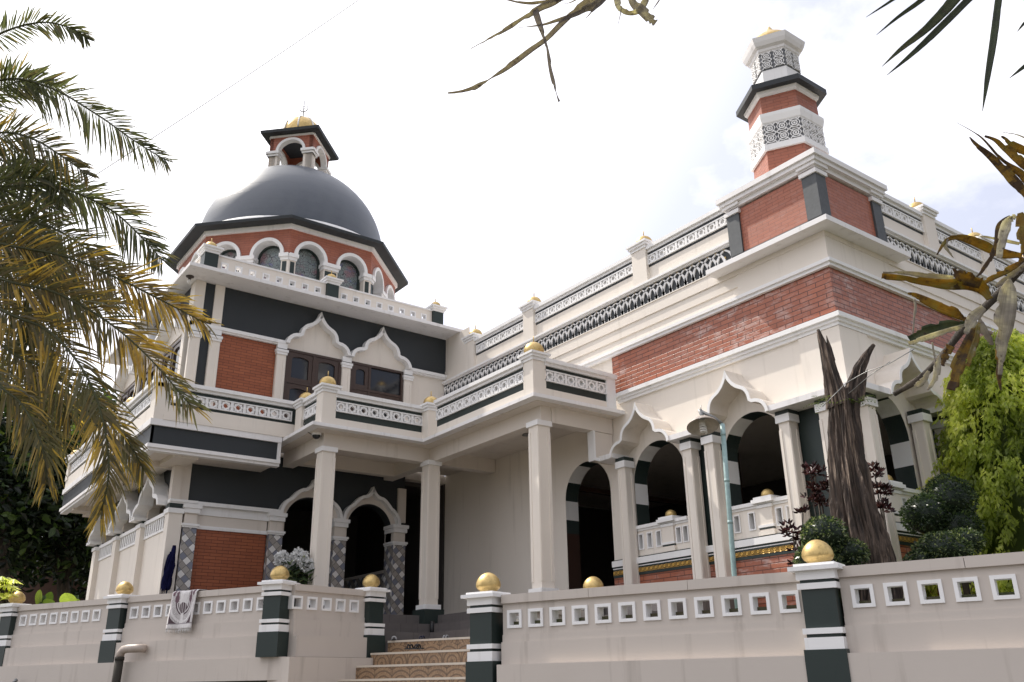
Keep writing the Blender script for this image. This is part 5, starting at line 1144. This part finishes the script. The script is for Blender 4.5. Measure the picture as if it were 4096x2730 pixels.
frond([(-150,420,7.2),(0,428,7.0),(130,430,6.9),(250,480,6.8),(330,550,6.7),(372,598,6.6)], 0.29, 101, .0, .3)
frond([(-150,470,7.1),(0,502,6.8),(110,520,6.7),(210,580,6.6),(280,640,6.5)], 0.27, 87, .1, .5)
frond([(-150,520,6.9),(0,560,6.6),(150,590,6.5),(270,640,6.4),(370,690,6.3),(470,742,6.2)], 0.28, 105, .3, 1.0)
frond([(-150,560,6.8),(0,640,6.4),(120,670,6.3),(240,735,6.2),(340,820,6.1),(440,935,6.0)], 0.29, 105, .25, .95)
frond([(-150,600,6.7),(0,710,6.3),(110,760,6.2),(190,850,6.1),(235,960,6.0),(250,1080,5.9),(232,1180,5.9)], .22, 88, .42, .68, .4)
frond([(-150,620,6.9),(0,790,6.5),(110,850,6.4),(215,930,6.3),(290,1010,6.2),(330,1080,6.2)], .21, 80, .35, .66, .4)
frond([(-150,640,6.8),(-20,860,6.3),(50,930,6.2),(95,1020,6.1),(108,1110,6.1)], .20, 66, .40, .66, .5)
frond([(-150,560,7.3),(0,610,7.2),(110,650,7.1),(200,690,7.0),(300,700,6.9)], 0.27, 85, .1, .45)
frond([(-150,480,7.6),(-20,420,7.6),(80,395,7.6),(170,440,7.5),(235,470,7.5)], 0.25, 80, .0, .3)
frond([(-150,600,7.2),(-10,690,7.0),(70,800,6.9),(130,900,6.8),(160,960,6.8)], 0.27, 80, .2, .8, .4)
frond([(-150,560,7.5),(0,545,7.4),(80,570,7.3),(150,640,7.2),(200,720,7.2)], 0.27, 80, .05, .5)

for k_ in range(9):
    y0 = 300+62*k_+RND.uniform(-20, 20); dn = .12+.75*max(0, (k_-1)/8)
    frond([(-160,480,7.4),(RND.uniform(-60,-20),y0,7.0+RND.uniform(-.3,.5)),(40+RND.uniform(-15,20),y0+25+30*dn,6.95),(95+RND.uniform(-20,30),y0+75+70*dn,6.9),(125+RND.uniform(-25,35),y0+130+110*dn,6.85)], .26, 58, .05+.1*dn, .2+.65*dn, .3)
for k_ in range(9):      # the far side of the crown
    a_ = rad(96+22*k_+RND.uniform(-8, 8)); o_ = Vector((cos(a_), sin(a_), 0)); h_ = RND.uniform(.3, 1.2)
    frond([tb+o_*(.8*q)+Vector((0, 0, h_*q-(.30+.1*(k_ % 3))*q*q)) for q in (.8, 1.7, 2.6, 3.3)], .30, 52, .05, .5, .3)
# strap leaves close to the camera
def strap(parent, name, pts, m, rho, sc, off, tint=.4, fold=.25, curl=0.0, n=44, roll=0.0, notch=True):
    # pts: (x, y, width) in a zoomed copy of the photograph; sc, off map them back
    Q = [Vector(((off[0]+x*sc)/1.74076, (off[1]+y*sc)/1.74076, w_*sc/FPX)) for x, y, w_ in pts]
    S = spline(Q, n); w = MB(); V = []; P = [at(q.x, q.y, rho+curl*sin(i/n*pi)) for i, q in enumerate(S)]; seed = RND.uniform(0, 90); el_, er = 1.0, 1.0
    for i, p in enumerate(P):
        T_ = (P[min(i+1, n)]-P[max(i-1, 0)]).normalized(); V_ = p.normalized(); sd = T_.cross(V_).normalized(); a = roll+.35*noise.noise(Vector((i*.09, seed, 0))); sd2 = (sd*cos(a)+V_*sin(a)).normalized(); hw = max(.0007, S[i].z*rho*.5/max(.5, abs(cos(a))))*(.9 if notch else 1)
        if notch:
            el_ += RND.uniform(.0, .16) if el_ < 1 else 0; er += RND.uniform(.0, .16) if er < 1 else 0
            if RND.random() < .05+.13*(i > n*.72): el_ = RND.uniform(.45, .8)
            if RND.random() < .05+.13*(i > n*.72): er = RND.uniform(.45, .8)
        a1, a2 = min(1.05, el_+.06*noise.noise(p*60)), min(1.05, er+.06*noise.noise(p*60+Vector((5,0,0)))); up = -V_*cos(a)+sd*sin(a); fo = fold+.12*noise.noise(Vector((i*.3, seed, 3)))
        V += [p-sd2*hw*a1+up*hw*fo, p-sd2*hw*.45+up*hw*fo*.35, p, p+sd2*hw*.45+up*hw*fo*.35, p+sd2*hw*a2+up*hw*fo]
    F = [(5*i+j, 5*i+j+1, 5*i+j+6, 5*i+j+5) for i in range(n) for j in range(4)]
    w.mesh(V, F, 0, True); w.t = [min(1, max(0, tint+.45*noise.noise(Vector(V[f[0]])*26)+.25*noise.noise(Vector(V[f[0]])*90)+RND.uniform(-.06,.06)-(.3 if notch and k//4 > n-6 else 0))) for k, f in enumerate(w.f)]
    o = w.build(name, m, parent, tint=True); uv = o.data.uv_layers.new(name='Leaf').data
    for l_ in o.data.loops: uv[l_.index].uv = (l_.vertex_index % 5/4, l_.vertex_index//5/n)
    md = o.modifiers.new('thick', 'SOLIDIFY'); md.thickness = .0012; return o
def stem(parent, pts, m, rho, sc, off):
    w = MB(); P = spline([at((off[0]+x*sc)/1.74076, (off[1]+y*sc)/1.74076, rho) for x, y, r in pts], 20); R_ = [pts[min(int(i/20*(len(pts)-1)+.5), len(pts)-1)][2]*sc/FPX*rho*.5 for i in range(21)]; w.tube([tuple(p) for p in P], R_, 10); return w.build('stem', m, parent)
A3 = (.51025, (3200, 700)); q0 = at(2500, 1000, 2.3)
cp_ = thing('strap_leaf_plant', 'close up plant with torn yellow brown strap leaves on a dark stem at the right', 'plant', (q0.x, q0.y, -1.6))
stem(cp_, [(2300,200,70),(1756,720,62),(1540,950,66),(1300,1185,62),(1130,1400,56),(960,1580,52),(740,1720,40)], BARK2, 2.4, *A3)
w = MB(); s0 = at((3200+2300*.51025)/1.74076, (700+200*.51025)/1.74076, 2.4); w.tube([(q0.x+.25, q0.y-.12, -1.6), (q0.x+.2, q0.y-.1, s0.z*.4), tuple(s0+Vector((.02,0,-.15))), tuple(s0)], [.03, .026, .023, .022], 10); w.build('stem', BARK2, cp_)
ST = lambda pts, m=DRYL, tint=.45, rho=2.3, **k: strap(cp_, 'leaf', pts, m, rho, *A3, tint=tint, **k)
ST([(1740,640,60),(1600,620,95),(1480,570,95),(1330,510,80),(1220,490,50),(1140,520,40),(1075,628,14)], tint=.38)
ST([(1150,500,40),(1140,560,34),(1165,600,24),(1205,652,10)], GREYL, .3)
ST([(1490,975,60),(1440,890,120),(1330,850,130),(1180,860,100),(1000,840,78),(820,810,62),(640,795,56)], tint=.5, roll=.2)
ST([(1200,820,70),(1000,790,55),(820,770,35),(650,765,18)], GREYL, .4, 2.32)
ST([(1420,850,110),(1300,810,130),(1240,780,90),(1200,735,20)], DRYL, .1, 2.28)
ST([(1300,1135,40),(1210,1080,95),(1100,1040,90),(980,985,72),(900,945,48),(845,930,20)], tint=.3)
ST([(1300,1165,40),(1180,1180,100),(1060,1205,110),(950,1240,100),(855,1290,90)], STRAP, .5)
ST([(1290,1180,30),(1150,1230,60),(1000,1275,55),(850,1325,45)], GREYL, .75, 2.27)
ST([(1640,820,30),(1625,900,130),(1610,1040,180),(1590,1180,170),(1575,1320,110),(1570,1450,70),(1570,1570,40)], GREYL, .55, 2.25, roll=.3)
ST([(1400,1160,40),(1350,1280,120),(1290,1400,130),(1230,1520,120),(1190,1690,90)], DRYL, .25, 2.25)
ST([(1395,1170,40),(1390,1260,45),(1350,1400,60),(1310,1500,40)], DRYL, .55, 2.24)
ST([(1440,1040,60),(1370,1110,105),(1330,1180,90),(1300,1250,40)], GREYL, .5, 2.2)
ST([(1400,1120,40),(1440,1220,70),(1480,1290,60),(1510,1335,25)], GREYL, .2, 2.28)
ST([(1690,318,30),(1640,360,100),(1595,470,85),(1575,570,70),(1558,655,55)], GREYL, .8, 2.2)
ST([(1650,330,40),(1570,400,70),(1545,540,60),(1480,680,50),(1390,800,24)], DRYL, .0, 2.27)
ST([(1720,300,60),(1750,400,130),(1760,520,120),(1770,640,60)], DRYL, .35, 2.3)
ST([(1760,660,50),(1640,740,60),(1520,800,55),(1420,860,40)], DRYL, .3, 2.35); ST([(1760,720,50),(1640,800,60),(1540,880,40)], GREYL, .3, 2.36)
ST([(1720,540,30),(1600,515,34),(1480,490,22),(1365,475,8)], GREYL, .7, 2.4)
ST([(897,975,22),(905,1040,26),(895,1130,22),(885,1245,16)], GREYL, .4, 2.25, n=14); ST([(1035,1315,18),(1052,1400,18),(1057,1505,10)], GREYL, .3, 2.25, n=14)
ST([(1180,1340,80),(1140,1420,70),(1120,1500,30)], DRYL, .15, 2.3); ST([(1090,1420,20),(1080,1500,60),(1060,1600,50),(1000,1690,20)], GREYL, .6, 2.25); ST([(1010,1540,30),(960,1620,60),(900,1660,40)], GREYL, .5, 2.3)
ST([(1560,1350,60),(1565,1450,70),(1560,1560,50),(1575,1690,20)], DRYL, .1, 2.3)
A1 = (.6378, (2800, 0)); SU = lambda pts, m=DRYL, tint=.3, rho=2.3, **k: strap(cp_, 'leaf', pts, m, rho, *A1, tint=tint, **k)
SU([(2200,1400,60),(2032,1215,80),(1920,1080,70),(1820,980,52),(1745,920,34),(1690,862,12)], tint=.12); SU([(2150,1300,50),(2032,1110,60),(1900,1010,30),(1760,860,12),(1610,770,3)], tint=.15)
SU([(2200,1150,60),(2032,1030,72),(1930,940,62),(1850,880,30),(1785,855,18)], tint=.3); SU([(2150,1030,50),(2032,950,66),(1960,905,50),(1890,855,14)], tint=.4); SU([(2100,900,14),(2000,850,10),(1900,832,5)], GREYL, .4)
u0 = at(2700, -500, 2.6); up_ = thing('hanging_leaf_plant', 'plant above the picture whose pointed dark green leaves hang into the top right sky', 'plant', (u0.x+.3, u0.y, -1.6))
w = MB(); w.tube([tuple(at(3050,2200,2.9)), tuple(at(3000,600,2.7)), tuple(u0), tuple(at(2080,-420,2.5))], [.022, .02, .016, .012], 10); w.build('stem', BARK2, up_)
SV = lambda pts, tint=.4, m=STRAP: strap(up_, 'leaf', pts, m, 2.5, *A1, tint=tint, notch=False, fold=.35)
SV([(1900,-700,30),(1500,-190,40),(1210,0,22),(1120,58,14),(1040,110,3)]); SV([(1900,-600,40),(1600,-180,52),(1390,0,40),(1240,110,26),(1105,222,3)]); SV([(2000,-600,60),(1720,-180,100),(1590,0,86),(1420,180,60),(1260,310,34),(1140,420,3)], .65)
SV([(2000,-560,50),(1850,-180,70),(1680,0,56),(1480,200,52),(1320,350,34),(1170,475,3)], .25); SV([(1950,-650,40),(1900,-200,56),(1872,0,52),(1845,230,54),(1805,480,40),(1772,698,4)], .2); SV([(2400,-100,40),(2100,90,34),(2032,150,22),(1990,200,4)], .3); SV([(2400,150,40),(2120,350,40),(2032,420,30),(1940,492,4)], .3)
A2 = (.42499, (1700, 0)); m0 = at(1480, -420, 3.0); mp = thing('hanging_leaf_plant', 'withered grey brown strap leaves hanging into the sky at the top centre', 'plant', (m0.x, m0.y, -1.6))
w = MB(); w.tube([tuple(at(3250,2200,3.6)), tuple(at(3150,400,3.4)), tuple(at(2500,-450,3.2)), tuple(m0)], [.022, .02, .018, .014], 10); w.build('stem', BARK2, mp)
SM = lambda pts, tint=.2, m=GREYL, **k: strap(mp, 'leaf', pts, m, 3.0, *A2, tint=tint, **k)
SM([(2100,-700,60),(1800,-250,110),(1560,0,120),(1400,110,90),(1280,225,80),(1140,370,64),(1000,470,70),(860,575,72),(720,670,66),(610,745,14),(520,800,60),(430,845,62),(330,868,40),(215,880,26)], .15); SM([(1900,-600,50),(1500,-180,80),(1230,10,86),(1080,80,80),(900,190,66),(740,290,48),(580,380,26),(430,460,14)], .15)
SM([(1035,88,84),(1060,180,84),(1100,290,60),(1135,400,34),(1160,520,44),(1190,690,52),(1215,800,40),(1237,885,12),(1260,960,40)], .1); SM([(1900,-400,60),(1640,10,100),(1500,90,80),(1380,150,62),(1240,195,44),(1110,235,28),(930,258,10),(790,270,3)], .15)
SM([(1800,-500,40),(1400,-60,40),(1180,0,50),(1030,30,40),(900,25,30),(760,-5,20)], .2); SM([(1780,-300,80),(1790,-50,110),(1830,70,90),(1920,120,70),(2020,90,84),(2090,-40,90),(2150,-300,60)], .7); SM([(1900,-200,60),(1960,20,110),(2060,120,125),(2130,190,120),(2170,222,100)], .45)
SM([(1850,60,14),(1838,140,12),(1820,220,6),(1805,300,2)], .1, n=12); SM([(2400,-260,14),(2230,-30,18),(2180,40,16),(2138,100,3)], .1, n=12); SM([(1800,-120,50),(1660,20,60),(1590,90,34),(1505,185,4)], .15); SM([(1420,0,20),(1370,25,14),(1320,35,10),(1265,15,4)], .2, n=12)

# ================================================================== LIGHT, SKY, CAMERA
sd = Vector((.35, -1.107, -1.43)).normalized(); el = math.asin(-sd.z); az = math.atan2(-sd.x, -sd.y)
sun = bpy.data.lights.new('sun', 'SUN'); sun.energy = 3.3; sun.angle = rad(.6); sun.color = (1, .94, .85)
so = bpy.data.objects.new('sun', sun); C.objects.link(so); so.rotation_euler = sd.to_track_quat('-Z', 'Y').to_euler()
wd_ = bpy.data.worlds.new('World'); bpy.context.scene.world = wd_; wd_.use_nodes = True; nt = wd_.node_tree; bg = nt.nodes['Background']
sky = nt.nodes.new('ShaderNodeTexSky'); sky.sky_type = 'NISHITA'; sky.sun_disc = False; sky.sun_elevation = el; sky.sun_rotation = az; sky.air_density = 1.0; sky.dust_density = 3.0
nt.links.new(mix(nt, 1.0, sky.outputs[0], (1.0,.93,1.0), 'MULTIPLY'), bg.inputs[0]); bg.inputs[1].default_value = .13
tc = nt.nodes.new('ShaderNodeTexCoord'); cl = nz(nt, tc.outputs['Generated'], 2.6, 7, .58, (1, 1, 1.6))
dt_ = nt.nodes.new('ShaderNodeVectorMath'); dt_.operation = 'DOT_PRODUCT'; nt.links.new(tc.outputs['Generated'], dt_.inputs[0]); dt_.inputs[1].default_value = tuple(-sd)
hz = ramp(nt, dt_.outputs['Value'], .42, .86)                       # thin bright cloud thickens towards the sun
cf = mathn(nt, 'MAXIMUM', ramp(nt, cl, .42, .62, .40, 1.0), hz)
b2 = nt.nodes.new('ShaderNodeBackground'); b2.inputs[0].default_value = (.97, .96, 1, 1); nt.links.new(ramp(nt, dt_.outputs['Value'], -.35, .75, .55, 1.42), b2.inputs[1])
ms = nt.nodes.new('ShaderNodeMixShader'); nt.links.new(cf, ms.inputs[0]); nt.links.new(bg.outputs[0], ms.inputs[1]); nt.links.new(b2.outputs[0], ms.inputs[2]); nt.links.new(ms.outputs[0], nt.nodes['World Output'].inputs[0])
from mathutils import Matrix
cam = bpy.data.cameras.new('camera'); co = bpy.data.objects.new('camera', cam); C.objects.link(co)
cam.sensor_width = 36; cam.lens = FPX*36/4096; cam.clip_end = 3000; cam.clip_start = .05
co.matrix_world = Matrix(((CR.x, -CD.x, -CF.x, 0), (CR.y, -CD.y, -CF.y, 0), (CR.z, -CD.z, -CF.z, EYE), (0, 0, 0, 1)))
sc = bpy.context.scene; sc.camera = co; sc.render.resolution_x = 1024; sc.render.resolution_y = 682
sc.view_settings.view_transform = 'Standard'; sc.view_settings.look = 'None'; sc.view_settings.exposure = 0.42; sc.view_settings.gamma = 1
for o in list(bpy.data.objects):
    if '_o' in o: del o['_o']
